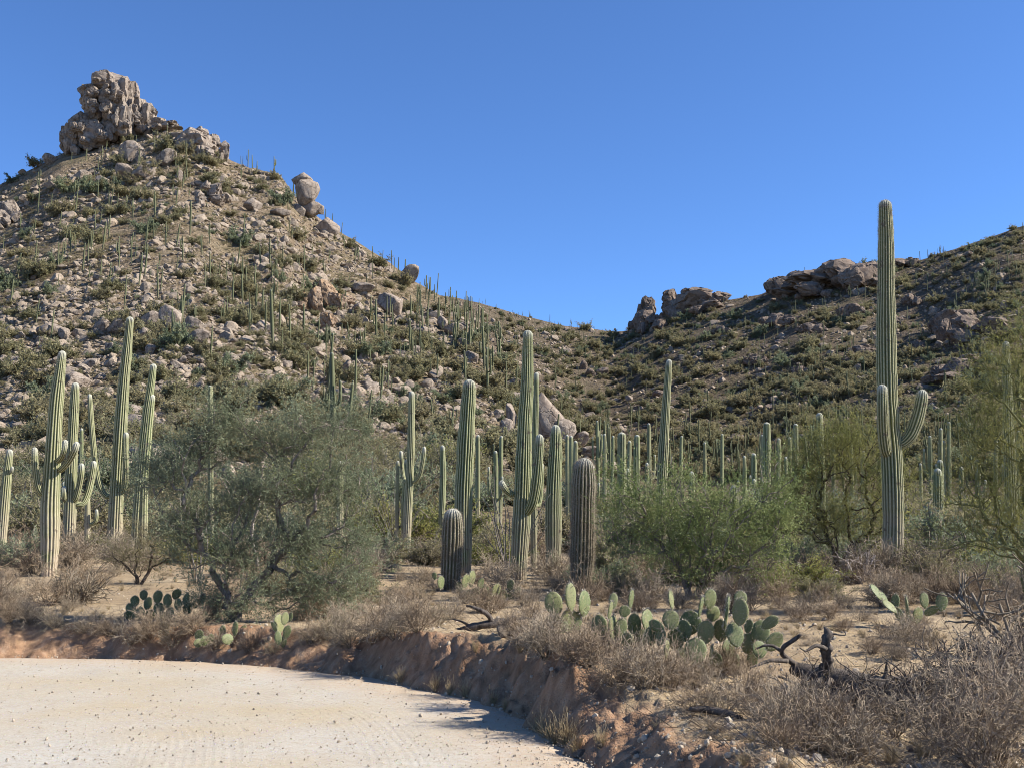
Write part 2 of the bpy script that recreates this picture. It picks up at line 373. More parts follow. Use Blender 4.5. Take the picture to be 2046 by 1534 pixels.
def m_pad():
    t = NT('prickly_pear_skin'); p = t.obj(); n = t.noise(p, 9, 4, .6); rnd = t.n('ShaderNodeObjectInfo').outputs['Random']
    c = t.mix(t.mapr(n, .35, .65), (.085, .11, .04), (.165, .185, .08)); c = t.mix(t.mapr(rnd, .35, 1, 0, .7), c, (.235, .235, .105))
    c = t.mix(t.mapr(t.noise(p, 6, 4, .65), .55, .68, 0, .8), c, (.29, .235, .13))
    vd = t.voro(p, 11, rnd=.4); c = t.mix(t.mapr(vd, .2, .12, 0, .8), c, (.055, .05, .028))
    return t.end(c, .6, t.bump(t.mapr(vd, .3, .1), .4, .008), .3)

M = {}
M['ground'] = m_ground(); M['road'] = m_road()
M['hillL'] = m_hill('stony_slope', (.11, .083, .052), (.255, .19, .12), (.42, .33, .235), (.18, .158, .08))
M['hillR'] = m_hill('brushy_slope', (.068, .053, .038), (.155, .118, .08), (.27, .212, .152), (.115, .102, .058))
M['rock'] = m_rock('granite', (.115, .092, .072), (.28, .23, .182), (.42, .365, .30), (.30, .225, .165))
M['rockfar'] = m_rock('weathered_granite', (.09, .07, .055), (.20, .155, .12), (.32, .265, .215), (.20, .14, .10))
M['rockorange'] = m_rock('iron_stained_granite', (.14, .09, .06), (.29, .215, .15), (.40, .325, .25), (.34, .20, .09))
M['stone'] = m_rock('loose_stone', (.13, .102, .076), (.29, .235, .178), (.44, .38, .305), (.31, .23, .16), 1.5, .10)
M['pebble'] = m_rock('road_pebbles', (.27, .22, .165), (.40, .34, .26), (.50, .45, .37), (.38, .30, .21), 1.0, .002)
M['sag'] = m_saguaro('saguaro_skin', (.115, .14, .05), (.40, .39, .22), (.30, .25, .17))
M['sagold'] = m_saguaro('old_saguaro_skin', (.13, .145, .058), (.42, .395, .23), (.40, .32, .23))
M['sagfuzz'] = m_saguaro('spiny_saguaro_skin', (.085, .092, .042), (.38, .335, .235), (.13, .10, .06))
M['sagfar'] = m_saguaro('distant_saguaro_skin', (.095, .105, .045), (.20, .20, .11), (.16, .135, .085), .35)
M['spine'] = m_var('pale_spines', (.34, .30, .23), (.52, .47, .38), .8, .1)
M['spinebrown'] = m_var('brown_spines', (.24, .18, .12), (.48, .41, .32), .8, .2)
M['leafgrey'] = m_var('grey_green_leaves', (.16, .19, .10), (.35, .38, .235), .7, .45, (.24, .265, .155))
M['twiggreen'] = m_var('grey_green_twigs', (.12, .125, .065), (.31, .30, .19), .8, .1)
M['leafgreen'] = m_var('fresh_green_leaves', (.13, .175, .055), (.33, .36, .14), .6, .4)
M['leafyellow'] = m_var('yellow_green_twigs', (.23, .225, .065), (.42, .395, .14), .7, .45, (.14, .17, .05))
M['leafhill'] = m_var('hillside_foliage', (.20, .19, .095), (.38, .345, .185), .8, .45, (.28, .25, .14))
M['leafolive'] = m_var('olive_foliage', (.22, .195, .10), (.39, .34, .185), .8, .45, (.29, .25, .15))
M['twig'] = m_var('dry_grey_twigs', (.125, .096, .064), (.385, .31, .215), .9, 0)
M['twigbrown'] = m_var('dry_brown_twigs', (.125, .088, .055), (.35, .265, .175), .9, 0)
M['grass'] = m_var('dry_grass', (.34, .25, .13), (.55, .45, .28), .9, .3)
M['bark'] = m_bark('grey_bark', (.11, .09, .07), (.27, .23, .19))
M['barkdark'] = m_bark('dark_bark', (.045, .036, .028), (.13, .10, .075))
M['barkgreen'] = m_bark('green_bark', (.12, .125, .05), (.21, .20, .09))
M['dead'] = m_bark('weathered_dead_wood', (.035, .03, .025), (.16, .13, .105))
M['deadpale'] = m_bark('bleached_wood', (.22, .18, .15), (.45, .39, .33))
M['cholla'] = m_bark('cholla_skin', (.13, .105, .07), (.27, .22, .16))
M['chollagold'] = m_var('golden_cholla_spines', (.34, .32, .18), (.52, .49, .30), .8, .2)
M['ocotillo'] = m_bark('ocotillo_cane', (.10, .085, .07), (.25, .22, .19))
M['pad'] = m_pad()

# ------------------------------------------------------------------ the setting
def build_ground():
    az = np.radians(np.r_[np.arange(-180, -34, 4.), np.arange(-34, 34, .115), np.arange(34, 180, 4.)])
    rr = np.r_[np.linspace(.4, 4.6, 14), np.arange(4.8, 9, .06), np.arange(9, 16, .05), np.geomspace(16.08, 60, 80), np.geomspace(62, 2500, 40)]
    A, Rr = np.meshgrid(az, rr); X = Rr * np.sin(A); Y = Rr * np.cos(A); Z = ground_z(X, Y)
    sd, arc = edge_sd(X, Y)
    wob = 0.24 * fbm(xy3(X, Y, 1.3), 3, 21) + 0.14 * fbm(xy3(X, Y, 4.5), 3, 23); s = sd + wob
    bank = sstep(-.1, .02, s) * sstep(.72, .42, s + .12 * fbm(xy3(X, Y, 9.0), 2, 61)) * sstep(20, 15, Rr)
    far = sstep(24, 60, Rr)
    V = np.stack([X, Y, Z], -1).reshape(-1, 3); n = len(az)
    F = grid_faces(len(rr), n, True)[:, ::-1]
    V = np.vstack([V, [[0, 0, -.06]]]); c = len(V) - 1; j = np.arange(n); T = np.stack([np.full(n, c), (j + 1) % n, j], 1)
    me = np_mesh('ground', V, [F, T], True, {'bank': np.r_[bank.ravel(), 0], 'far': np.r_[far.ravel(), 0]}, None, [M['ground']])
    return tag(link('ground', me), kind='structure')
build_ground()
def build_road():
    # rows across the road, columns along its edge
    L = np.r_[0, np.cumsum(np.hypot(*np.diff(EDGE, axis=0).T))]
    a = np.r_[np.linspace(0, 38, 14)[:-1], np.arange(38, 68, .12), np.linspace(68, L[-1], 30)[1:]]
    a = a[a <= L[-1]]
    ex = np.interp(a, L, EDGE[:, 0]); ey = np.interp(a, L, EDGE[:, 1])
    tx = np.gradient(ex, a); ty = np.gradient(ey, a)
    # smooth the direction so the inner edge does not fold
    k = np.ones(31) / 31; tx = np.convolve(np.pad(tx, 15, 'edge'), k, 'valid'); ty = np.convolve(np.pad(ty, 15, 'edge'), k, 'valid')
    q = np.hypot(tx, ty); nx, ny = -ty / q, tx / q
    off = np.r_[-.35, np.arange(-.1, 3.2, .09), np.geomspace(3.3, 8.5, 28)]
    X = ex[None] + nx[None] * off[:, None]; Y = ey[None] + ny[None] * off[:, None]
    Z = 0.012 * fbm(xy3(X, Y, 1.6), 3, 71) + 0.006 * fbm(xy3(X, Y, 9), 3, 73) - .05 * sstep(.25, -.35, off)[:, None]
    S = np.broadcast_to(-off[:, None], X.shape); Ar = np.broadcast_to(a[None], X.shape)
    F = grid_faces(len(off), len(a))
    me = np_mesh('road', np.stack([X, Y, Z], -1).reshape(-1, 3), F, True, {'s': S.ravel(), 'arc': Ar.ravel()}, None, [M['road']])
    me.update()
    if sum(p.normal.z for p in me.polygons[:50]) < 0: me.flip_normals()
    return tag(link('road', me), kind='structure')
build_road()
def build_hill(name, hill, px0, px1, cols, rows, mat, y0f, y1, seed):
    u = (np.linspace(px0, px1, cols) - CX) / FPX / CP
    t = np.linspace(0, 1, rows)
    e, D, Fy = hill.prm(u)
    Y = (Fy - 8)[None] + ((D + 12) - (Fy - 8))[None] * t[:, None]
    Y = np.vstack([Y, D[None] + 40, D[None] + 110]); X = u[None] * Y
    Z = hill.z(X, Y)
    F = grid_faces(rows + 2, cols)
    me = np_mesh(name, np.stack([X, Y, Z], -1).reshape(-1, 3), F, True, None, None, [mat])
    return tag(link(name, me), kind='structure')
build_hill('hill_left', LEFT, -700, 1500, 420, 300, M['hillL'], 0, 0, 1)
build_hill('hill_right', RIGHT, 600, 2800, 400, 260, M['hillR'], 0, 0, 2)

# ------------------------------------------------------------------ rock shapes
def boulder(name, seed, sub, planes, rough, mat, squash=(1, 1, 1), cut=(.5, .86), crag=False):
    rs = np.random.default_rng(seed); bm = bmesh.new(); bmesh.ops.create_icosphere(bm, subdivisions=sub, radius=1.0)
    V = np.array([v.co[:] for v in bm.verts]); F = np.array([[v.index for v in f.verts] for f in bm.faces]); bm.free()
    for _ in range(planes):
        n = rs.normal(size=3); n /= np.linalg.norm(n); o = rs.uniform(*cut); d = V @ n - o
        V = V - np.where(d > 0, d, 0)[:, None] * n * .94
    nrm = V / np.linalg.norm(V, axis=1, keepdims=True)
    V = V + nrm * (rough * fbm(V * 1.6 + seed, 3, seed) + rough * .5 * fbm(V * 5 + seed, 3, seed + 3))[:, None]
    V = V * np.array(squash)
    if crag:
        nrm = V / np.linalg.norm(V, axis=1, keepdims=True); q = V * [2.2, 2.2, .9] + seed; V = V - nrm * (.16 * sstep(.82, .98, 1 - np.abs(fbm(q, 2, seed + 5)) * 2.2) + .09 * sstep(.8, .98, 1 - np.abs(fbm(V * [1.4, 1.4, 3.6] + seed, 2, seed + 6)) * 2.2))[:, None]
    V /= np.abs(V).max(0)                                   # fills the unit box
    return np_mesh(name, V, F, sub >= 4 and not crag, None, None, [mat])
ROCK = [boulder('boulder', 10 + i, 4, 24, .055, M['rock'], cut=(.42, .8)) for i in range(6)]
ROCKF = [boulder('boulder', 30 + i, 3, 12, .13, M['rockfar']) for i in range(5)]
ROCKO = [boulder('boulder', 40 + i, 4, 14, .12, M['rockorange'], crag=True) for i in range(3)]
CRAG = [boulder('crag_block', 50 + i, 4, 30, .05, M['rock'], cut=(.36, .72), crag=True) for i in range(6)]
CRAGF = [boulder('crag_block', 60 + i, 4, 28, .08, M['rockfar'], cut=(.36, .72), crag=True) for i in range(5)]
STONE = [boulder('stone', 70 + i, 2, 9, .10, M['stone']) for i in range(5)]
PEBBLE = [boulder('pebble', 80 + i, 1, 5, .10, M['pebble']) for i in range(4)]

# ------------------------------------------------------------------ saguaro shapes
def catmull(P, n):
    P = np.asarray(P, float); d = np.r_[0, np.cumsum(np.linalg.norm(np.diff(P[:, :3], axis=0), axis=1))]
    Q = np.vstack([2 * P[0] - P[1], P, 2 * P[-1] - P[-2]]); s = np.linspace(0, d[-1], n); out = []
    for x in s:
        i = min(np.searchsorted(d, x, 'right') - 1, len(P) - 2); t = (x - d[i]) / (d[i + 1] - d[i])
        p0, p1, p2, p3 = Q[i:i + 4]
        out.append(.5 * ((2 * p1) + (-p0 + p2) * t + (2 * p0 - 5 * p1 + 4 * p2 - p3) * t * t + (-p0 + 3 * p1 - 3 * p2 + p3) * t ** 3))
    return np.array(out), s
def column(path, ribs, per, rings, depth=.17, seed=0, round_base=False, wob=.035):
    """ribbed column along path rows (x, y, z, radius); last row is the tip. Returns V, F, rib, hgt, tip"""
    C, s = catmull(path, rings); rs = np.random.default_rng(seed)
    rad = np.maximum(C[:, 3], .004); L = s[-1]; rt = rad[-1]
    rad = rad * (1 + wob * vnoise(np.stack([s * 2.2 + seed, s * 0, s * 0 + seed], 1), seed) + wob * .5 * vnoise(np.stack([s * 7 + seed, s * 0, s * 0 + seed], 1), seed + 1))
    # finer rings under the dome
    dome = 1.25 * rt; td = np.clip((s - (L - dome)) / dome, 0, 1); rad = rad * np.sqrt(np.maximum(1 - td ** 2.2, 0))
    if round_base:
        tb = np.clip(1 - s / (1.1 * C[0, 3]), 0, 1); rad = rad * (1 - .45 * tb ** 2)
    T = np.gradient(C[:, :3], axis=0); T /= np.linalg.norm(T, axis=1, keepdims=True)
    U = np.zeros_like(T); u = np.array([1., 0, 0]) - T[0] * T[0][0]
    if np.linalg.norm(u) < .2: u = np.array([0, 1., 0]) - T[0] * T[0][1]
    for i in range(len(T)):
        u = u - T[i] * (u @ T[i]); u /= np.linalg.norm(u); U[i] = u
    W = np.cross(T, U); n = ribs * per; th = np.arange(n) * 2 * math.pi / n
    prof = np.abs(np.sin(th * ribs / 2)); ring = (1 - depth) + depth * prof ** .8
    # uneven ribs
    un = 1 + .03 * rs.normal(size=ribs); ring = ring * np.repeat(un, per)
    V = C[:, None, :3] + rad[:, None, None] * ring[None, :, None] * (U[:, None] * np.cos(th)[None, :, None] + W[:, None] * np.sin(th)[None, :, None])
    F = grid_faces(rings, n, True)
    hgt = np.broadcast_to((C[:, 2] - C[0, 2])[:, None], (rings, n)); tip = np.broadcast_to((L - s)[:, None], (rings, n))
    return V.reshape(-1, 3), F, np.broadcast_to(prof[None], (rings, n)).ravel(), hgt.ravel(), tip.ravel(), (C, rad, U, W, T, s)
def ring_rows(path, k):
    """path with extra rows near the tip so that the dome is round"""
    P = np.asarray(path, float); a, b = P[-2], P[-1]; d = np.linalg.norm(b[:3] - a[:3]); r = b[3]
    ex = []
    for f in (1.2, .8, .5, .28, .12, .04):
        if f * r < d * .9: ex.append(b + (a - b) * (f * r / d))
    return np.vstack([P[:-1]] + [np.array(e)[None] for e in ex] + [b[None]])
def column_mesh(name, path, ribs, per, rings, mat, depth=.17, seed=0, arm=False, z0=None, wob=.055):
    V, F, rib, hgt, tip, fr = column(path, ribs, per, rings, depth, seed, arm, wob)
    if z0 is not None: hgt = V[:, 2] - z0
    # extra dome rows come from non-uniform ring spacing
    me = np_mesh(name, V, F, True, {'rib': rib, 'hgt': hgt, 'tip': tip}, None, [mat]); return me, fr
_cat_old = catmull
def catmull(P, n):                                           # denser rows towards the tip
    C, s = _cat_old(P, n * 3); L = s[-1]; r = C[-1, 3]
    q = np.r_[np.linspace(0, L - 1.3 * r, n - 9), L - 1.3 * r * np.array([.8, .6, .42, .28, .17, .09, .04, .012, 0])]
    return np.stack([np.interp(q, s, C[:, k]) for k in range(4)], 1), q
def spines_mesh(name, frs, ribs, step, ln, mat, seed, top_only=None, k=4):
    rs = np.random.default_rng(seed); Ps, Ds, Ls = [], [], []
    for C, rad, U, W, T, s in frs:
        for rb in range(ribs):
            q = np.arange(.05, s[-1], step); q = q + rs.uniform(-.3, .3, len(q)) * step
            if top_only: q = q[q > s[-1] - top_only]
            th = (rb + .5) * 2 * math.pi / ribs
            f = lambda A: np.stack([np.interp(q, s, A[:, i]) for i in range(3)], 1)
            c, u, w, tt = f(C[:, :3]), f(U), f(W), f(T); r = np.interp(q, s, rad)[:, None]
            nrm = u * math.cos(th) + w * math.sin(th); p = c + nrm * r * .99
            for _ in range(k):
                Ps.append(p); Ds.append(nrm * .7 + rs.normal(size=p.shape) * .55 + tt * .15); Ls.append(rs.uniform(.5, 1.2, len(q)) * ln)
    P = np.concatenate(Ps); D = np.concatenate(Ds); L = np.concatenate(Ls)
    V, F = leaf_mesh(P, D, L, np.full(len(P), .0045), rs)
    return np_mesh(name, V, F, False, {'var': np.repeat(rs.uniform(0, 1, len(P)), 4)}, None, [mat])

# near saguaros: traced outlines in photo pixels (px, py, width), each at the distance its foot or its neighbours give
def saguaro(label, trunk, arms=(), y=None, mat='sag', ribs=16, group=None, fuzzy=0, detail=1.0, yoff=0.0, name='saguaro', stems=()):
    bx, by, bw = trunk[0]
    if y is None:
        c = cast(bx, by); y = c[1]
    y = y + yoff
    b = at_depth(bx, by, y); zb = gz(b[0], y)
    def pth(pts, dy=0.0, grow=False):
        out = []
        for i, (px, py, w) in enumerate(pts):
            yy = y + (dy * min(1, i / max(1, len(pts) - 2)) if grow else 0)
            p = at_depth(px, py, yy); out.append([*p, .5 * w * m_per_px(px, py, yy)])
        return out
    T = pth(trunk)
    low = [T[0][0], y, zb - .25, T[0][3] * .97]
    if T[0][2] - zb < .15: T[0] = [T[0][0], y, zb + .12, T[0][3]]
    T = [low] + T
    root = thing(name, label, 'cactus', (low[0], y, zb), 0, group)
    loc = np.array([low[0], y, zb, 0]); frs = []
    seed = int(bx * 7 + by) % 9973; per = 6 if detail >= 1 else 4
    H = T[-1][2] - zb
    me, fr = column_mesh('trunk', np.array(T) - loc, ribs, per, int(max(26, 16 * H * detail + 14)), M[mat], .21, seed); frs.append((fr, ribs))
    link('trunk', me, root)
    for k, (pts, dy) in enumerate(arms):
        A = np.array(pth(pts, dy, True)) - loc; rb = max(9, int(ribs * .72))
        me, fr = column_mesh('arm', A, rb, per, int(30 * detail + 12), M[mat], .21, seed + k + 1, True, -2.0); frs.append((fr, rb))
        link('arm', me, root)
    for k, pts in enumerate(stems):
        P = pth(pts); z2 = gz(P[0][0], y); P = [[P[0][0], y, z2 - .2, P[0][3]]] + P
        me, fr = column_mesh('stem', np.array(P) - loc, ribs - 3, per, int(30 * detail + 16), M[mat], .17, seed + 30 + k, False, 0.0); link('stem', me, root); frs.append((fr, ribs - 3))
    if fuzzy:
        st, ln, mt, top, k = fuzzy
        parts = [spines_mesh('spines', [f], rb, st, ln, M[mt], seed + i, top, k) for i, (f, rb) in enumerate(frs)]
        for p_ in parts: tag(link('spines', p_, root), kind='stuff')
    return root

PALE = (.045, .035, 'spine', None, 3)
NEAR_SAG = [
 saguaro('pale ribbed saguaro with one bent arm and two stubby arms, behind a grey cholla', [(97, 1150, 30), (100, 1080, 35), (100.5, 1007, 36), (104.5, 935, 31), (110, 839, 26), (114, 791, 26), (120, 743, 20), (125, 701, 15)],
   [([(94, 986, 10), (84, 985, 12), (75, 968, 13), (70, 925, 13), (69, 893, 12)], -.25), ([(112, 922, 10), (121, 916, 12), (128, 902, 12), (131, 878, 11)], -.35), ([(116, 940, 10), (126, 934, 13), (140, 917, 13), (150, 897, 13), (154, 882, 12)], -.3)], mat='sagold', ribs=15, fuzzy=(.05, .03, 'spine', .6, 3)),
 saguaro('slim upright saguaro with three low short arms, beside the larger pale saguaro', [(135, 1118, 24), (139, 1040, 25), (141, 980, 23), (144, 900, 21), (148, 820, 18), (151, 764, 13)],
   [([(138, 1003, 7), (131, 1002, 8), (128, 990, 9), (128, 970, 9)], -.2), ([(143, 1000, 9), (151, 995, 12), (158, 970, 12), (162, 945, 12), (163, 925, 10)], -.2), ([(147, 1004, 10), (165, 1006, 12), (176, 985, 13), (184, 950, 13), (188, 920, 11)], .3)], mat='sagold', ribs=14),
 saguaro('tallest thick saguaro of the left cluster with one long arm curving up at its left', [(228, 1100, 28), (232, 1010, 28), (237, 920, 26), (242, 840, 24), (248, 760, 21), (255, 690, 18), (260, 633, 14)],
   [([(226, 990, 9), (212, 990, 12), (200, 970, 13), (190, 920, 12), (183, 850, 11), (179, 787, 9)], -.25), ([(243, 985, 9), (249, 970, 12), (251, 925, 12), (252, 863, 11)], -.4)], mat='sagold', ribs=16),
 saguaro('pair of close green saguaro stems leaning right behind the feathery grey-green tree', [(272, 1085, 20), (281, 950, 19), (293, 830, 17), (303, 760, 14), (307, 727, 12)], [], y=27.5, ribs=13, stems=[[(286, 1080, 17), (289, 950, 17), (298, 840, 16), (304, 787, 12)]]),
 saguaro('leaning scarred saguaro with a knob on its side at the far end of the bank', [(3, 1090, 17), (8, 1020, 18), (14, 950, 17), (20, 897, 12)], [([(15, 945, 5), (22, 942, 7), (24, 936, 6), (24.5, 931, 5)], -.1)], mat='sagold', ribs=13, y=29, name='saguaro'),
 saguaro('slender brown saguaro with one short raised arm, standing behind a smaller green one', [(812, 1085, 17), (818, 960, 16), (821, 880, 15), (822.5, 781, 12)], [([(822, 963, 6), (832, 960, 8), (840, 945, 9), (846, 915, 9), (848, 892, 8)], -.2), ([(818, 965, 5), (809, 960, 7), (804, 940, 8), (801, 900, 7)], .3)], y=31, mat='sagold', ribs=13),
 saguaro('single green saguaro with a swollen middle beside the ocotillo canes', [(809, 1112, 16), (811, 1060, 20), (813, 1000, 22), (815, 950, 19), (815.5, 916, 13)], [], ribs=14),
 saguaro('thin straight saguaro standing alone among grey brush left of the twin-height pair', [(882, 1040, 12), (884, 990, 13), (885, 930, 12), (884, 889, 8)], [], y=38, ribs=12, detail=.7),
 saguaro('tall thick smooth-ribbed green saguaro rising behind a short spiny one', [(928, 1147, 26), (927, 1080, 33), (926, 1005, 37), (929.7, 914, 36), (934.5, 822, 31), (937, 786, 27), (938, 758, 22)], [], ribs=19, fuzzy=(.05, .03, 'spine', .5, 3)),
 saguaro('short spiny grey saguaro standing in front of the tall smooth-ribbed one', [(900, 1177, 36), (902, 1120, 40), (904, 1070, 41), (904.5, 1035, 36), (904.5, 1015, 30)], [], ribs=17, mat='sagfuzz', fuzzy=(.028, .05, 'spinebrown', None, 4)),
 saguaro('many-armed tall saguaro with a short stub arm and a long raised arm', [(1035.6, 1157, 31), (1039, 1080, 35), (1043, 1005, 36), (1046.5, 896, 30), (1049, 830, 27), (1052, 786, 25), (1054, 715, 22), (1054.6, 660, 18)],
   [([(1034, 986, 9), (1022, 986, 12), (1011, 978, 13), (1004, 968, 12), (1001, 959, 10)], -.2), ([(1047, 1028, 12), (1056, 1019, 18), (1065, 1000, 21), (1072, 960, 21), (1077, 905, 19), (1078.7, 867, 15)], -.45)], ribs=18, fuzzy=(.05, .03, 'spine', .6, 3)),
 saguaro('thin saguaro half hidden directly behind the many-armed tall saguaro', [(1066, 1130, 13), (1068, 950, 13), (1070, 840, 12), (1072, 744, 9)], [([(1068, 1010, 6), (1078, 1005, 8), (1082, 970, 8), (1083, 925, 7)], .2)], y=26, ribs=13),
 saguaro('smooth single-column light green saguaro between the many-armed and the brown spiny one', [(1105, 1148, 28), (1105, 1080, 31), (1105, 1005, 31), (1107, 950, 29), (1109.7, 896, 25), (1110, 848, 17)], [], ribs=17, fuzzy=(.05, .03, 'spine', .5, 3)),
 saguaro('stout brown barrel-like saguaro covered in long spines above the prickly pears', [(1162, 1180, 36), (1163, 1120, 44), (1165, 1042, 49), (1166, 990, 48), (1167, 950, 43), (1168, 914, 36)], [], ribs=20, mat='sagfuzz', fuzzy=(.024, .06, 'spinebrown', None, 5)),
 saguaro('lone leaning saguaro with no arms rising from behind the green leafy bush', [(1319, 1085, 24), (1322, 970, 22), (1327, 870, 19), (1332, 790, 16), (1337, 718, 12)], [], y=27, ribs=15, mat='sagold'),
 saguaro('tallest saguaro of all, smooth column with two thick low arms, far from its neighbours', [(1780.5, 1152, 38), (1783, 1090, 40), (1784, 1020, 41), (1781, 920, 41), (1775, 840, 40), (1771.5, 756, 38), (1770, 650, 36), (1770, 500, 31), (1769, 440, 27), (1768, 400, 23)],
   [([(1778, 905, 14), (1770, 900, 20), (1765, 865, 22), (1763, 815, 22), (1762.5, 768, 18)], -.5), ([(1788, 888, 14), (1803, 886, 20), (1820, 868, 24), (1833, 835, 25), (1841, 800, 23), (1843.5, 778, 18)], -.1)], ribs=19, mat='sagold', fuzzy=(.04, .04, 'spine', 3.2, 3)),
 saguaro('tall single saguaro seen through the loose green palo verde twigs', [(2021, 1112, 28), (2020, 1000, 24), (2016, 880, 21), (2013, 780, 18), (2009, 682, 14)], [], y=27, ribs=15, mat='sagold'),
 saguaro('dark round-topped saguaro poking above the yellow-green palo verde', [(1644, 1110, 16), (1641, 960, 15), (1638, 870, 14), (1637, 824, 12)], [], y=33, ribs=14, detail=.8),
 saguaro('small white-capped saguaro showing above the leafy green bush', [(1467, 1075, 18), (1467, 1010, 19), (1467, 968, 14)], [], y=27, ribs=13, mat='sagfuzz', fuzzy=(.04, .04, 'spine', .8, 4)),
 saguaro('dark saguaro in bare brush behind the pale ocotillo, beyond the tallest saguaro', [(1875, 1082, 20), (1874, 1010, 20), (1874, 960, 18), (1873, 935, 14)], [], y=34, ribs=13, detail=.8),
]
MID = [(1242, 863, 18, 45, 15), (1273, 868, 13, 48, 12), (1258, 880, 9, 60, 11), (1532, 843, 16, 45, 15), (1590, 846, 12, 50, 13), (1506, 905, 11, 52, 12), (1556, 875, 9, 70, 11), (1570, 912, 9, 55, 11), (1578, 873, 8, 75, 10),
       (1382, 941, 12, 36, 12), (1506, 956, 10, 40, 11), (1443, 866, 7, 90, 10), (1408, 883, 7, 85, 10), (1487, 910, 8, 65, 10), (1523, 868, 8, 80, 10), (1921, 932, 10, 48, 11), (1955, 915, 9, 60, 10), (1896, 842, 8, 80, 10), (1880, 855, 8, 75, 10), (1858, 870, 8, 80, 10), (1839, 925, 7, 60, 10),
       (1878, 918, 13, 40, 12), (1885, 880, 7, 80, 10), (1225, 870, 7, 70, 10), (1208, 866, 8, 65, 10), (1193, 840, 6, 95, 9), (1150, 880, 10, 48, 11), (1141, 870, 9, 52, 11), (1133, 868, 8, 55, 10), (1362, 870, 7, 90, 10), (955, 868, 9, 42, 11), (990, 900, 9, 46, 11), (420, 770, 11, 34, 12),
       (128, 962, 10, 40, 10), (175, 990, 12, 36, 11), (163, 855, 8, 60, 10), (680, 920, 13, 30, 12), (1186, 930, 7, 60, 10), (795, 920, 8, 36, 11), (1002, 870, 9, 50, 11), (1296, 845, 8, 80, 10), (1320, 870, 7, 90, 10), (1665, 870, 7, 75, 10), (1700, 880, 7, 80, 10), (1725, 900, 8, 60, 10), (2035, 860, 8, 70, 10), (1990, 880, 8, 70, 10)]
for i, (px, py, w, y, rb) in enumerate(MID):
    r_ = random.Random(i * 13 + 5); b = at_depth(px, 1000, y); yb = HORIZON
    zb = gz(b[0], y); pyb = CY - (zb - CAMZ) / y * FPX * 0.98 + (HORIZON - CY)      # foot pixel (approx.)
    lean = r_.uniform(-4, 4); trunk = [(px + lean, pyb, w), (px + lean * .6, (pyb + py) / 2 + 20, w * 1.05), (px + lean * .2, py + 22, w * .95), (px, py, w * .7)]
    arms = []
    if i % 3 == 1:
        for sd in ([-1, 1] if i % 2 else [1]):
            y0 = py + (pyb - py) * r_.uniform(.45, .6); l = (pyb - py) * r_.uniform(.18, .35)
            arms.append(([(px + lean * .4, y0, w * .5), (px + sd * w * 1.0, y0 - w * .2, w * .65), (px + sd * w * 1.45, y0 - l * .4, w * .68), (px + sd * w * 1.5, y0 - l, w * .5)], r_.uniform(-.4, .4)))
    saguaro('armed saguaro in the crowded saguaro stand on the valley floor' if arms else 'single-column saguaro in the crowded saguaro stand on the valley floor', trunk, arms, y=y, ribs=rb, detail=.55, group='saguaros of the valley floor stand', mat='sag' if i % 2 else 'sagold')

# ------------------------------------------------------------------ plant shapes
def tube(path, sides, rings):
    """closed tapering tube along rows (x, y, z, r)"""
    C, s = _cat_old(np.asarray(path, float), rings); T = np.gradient(C[:, :3], axis=0); T /= np.maximum(np.linalg.norm(T, axis=1, keepdims=True), 1e-9)
    u = np.cross(T[0], [0.3, .9, .1]); U = []
    for t in T:
        u = u - t * (u @ t); u = u / np.linalg.norm(u); U.append(u)
    U = np.array(U); W = np.cross(T, U); th = np.arange(sides) * 2 * math.pi / sides
    V = C[:, None, :3] + np.maximum(C[:, 3], .0005)[:, None, None] * (U[:, None] * np.cos(th)[None, :, None] + W[:, None] * np.sin(th)[None, :, None])
    F = grid_faces(rings, sides, True); V = V.reshape(-1, 3)
    n = len(V); V = np.vstack([V, C[-1:, :3]]); j = np.arange(sides) + (rings - 1) * sides
    F2 = np.stack([j, np.roll(j, -1), np.full(sides, n), np.full(sides, n)], 1)
    V = np.vstack([V, C[:1, :3]]); j = np.arange(sides); F3 = np.stack([np.roll(j, -1), j, np.full(sides, n + 1), np.full(sides, n + 1)], 1)
    return V, np.vstack([F, F2, F3])
def clean(V, F):                                             # degenerate quads -> drop the doubled corner
    q = F[F[:, 2] != F[:, 3]]; t = F[F[:, 2] == F[:, 3]][:, :3]
    return V, [q, t]
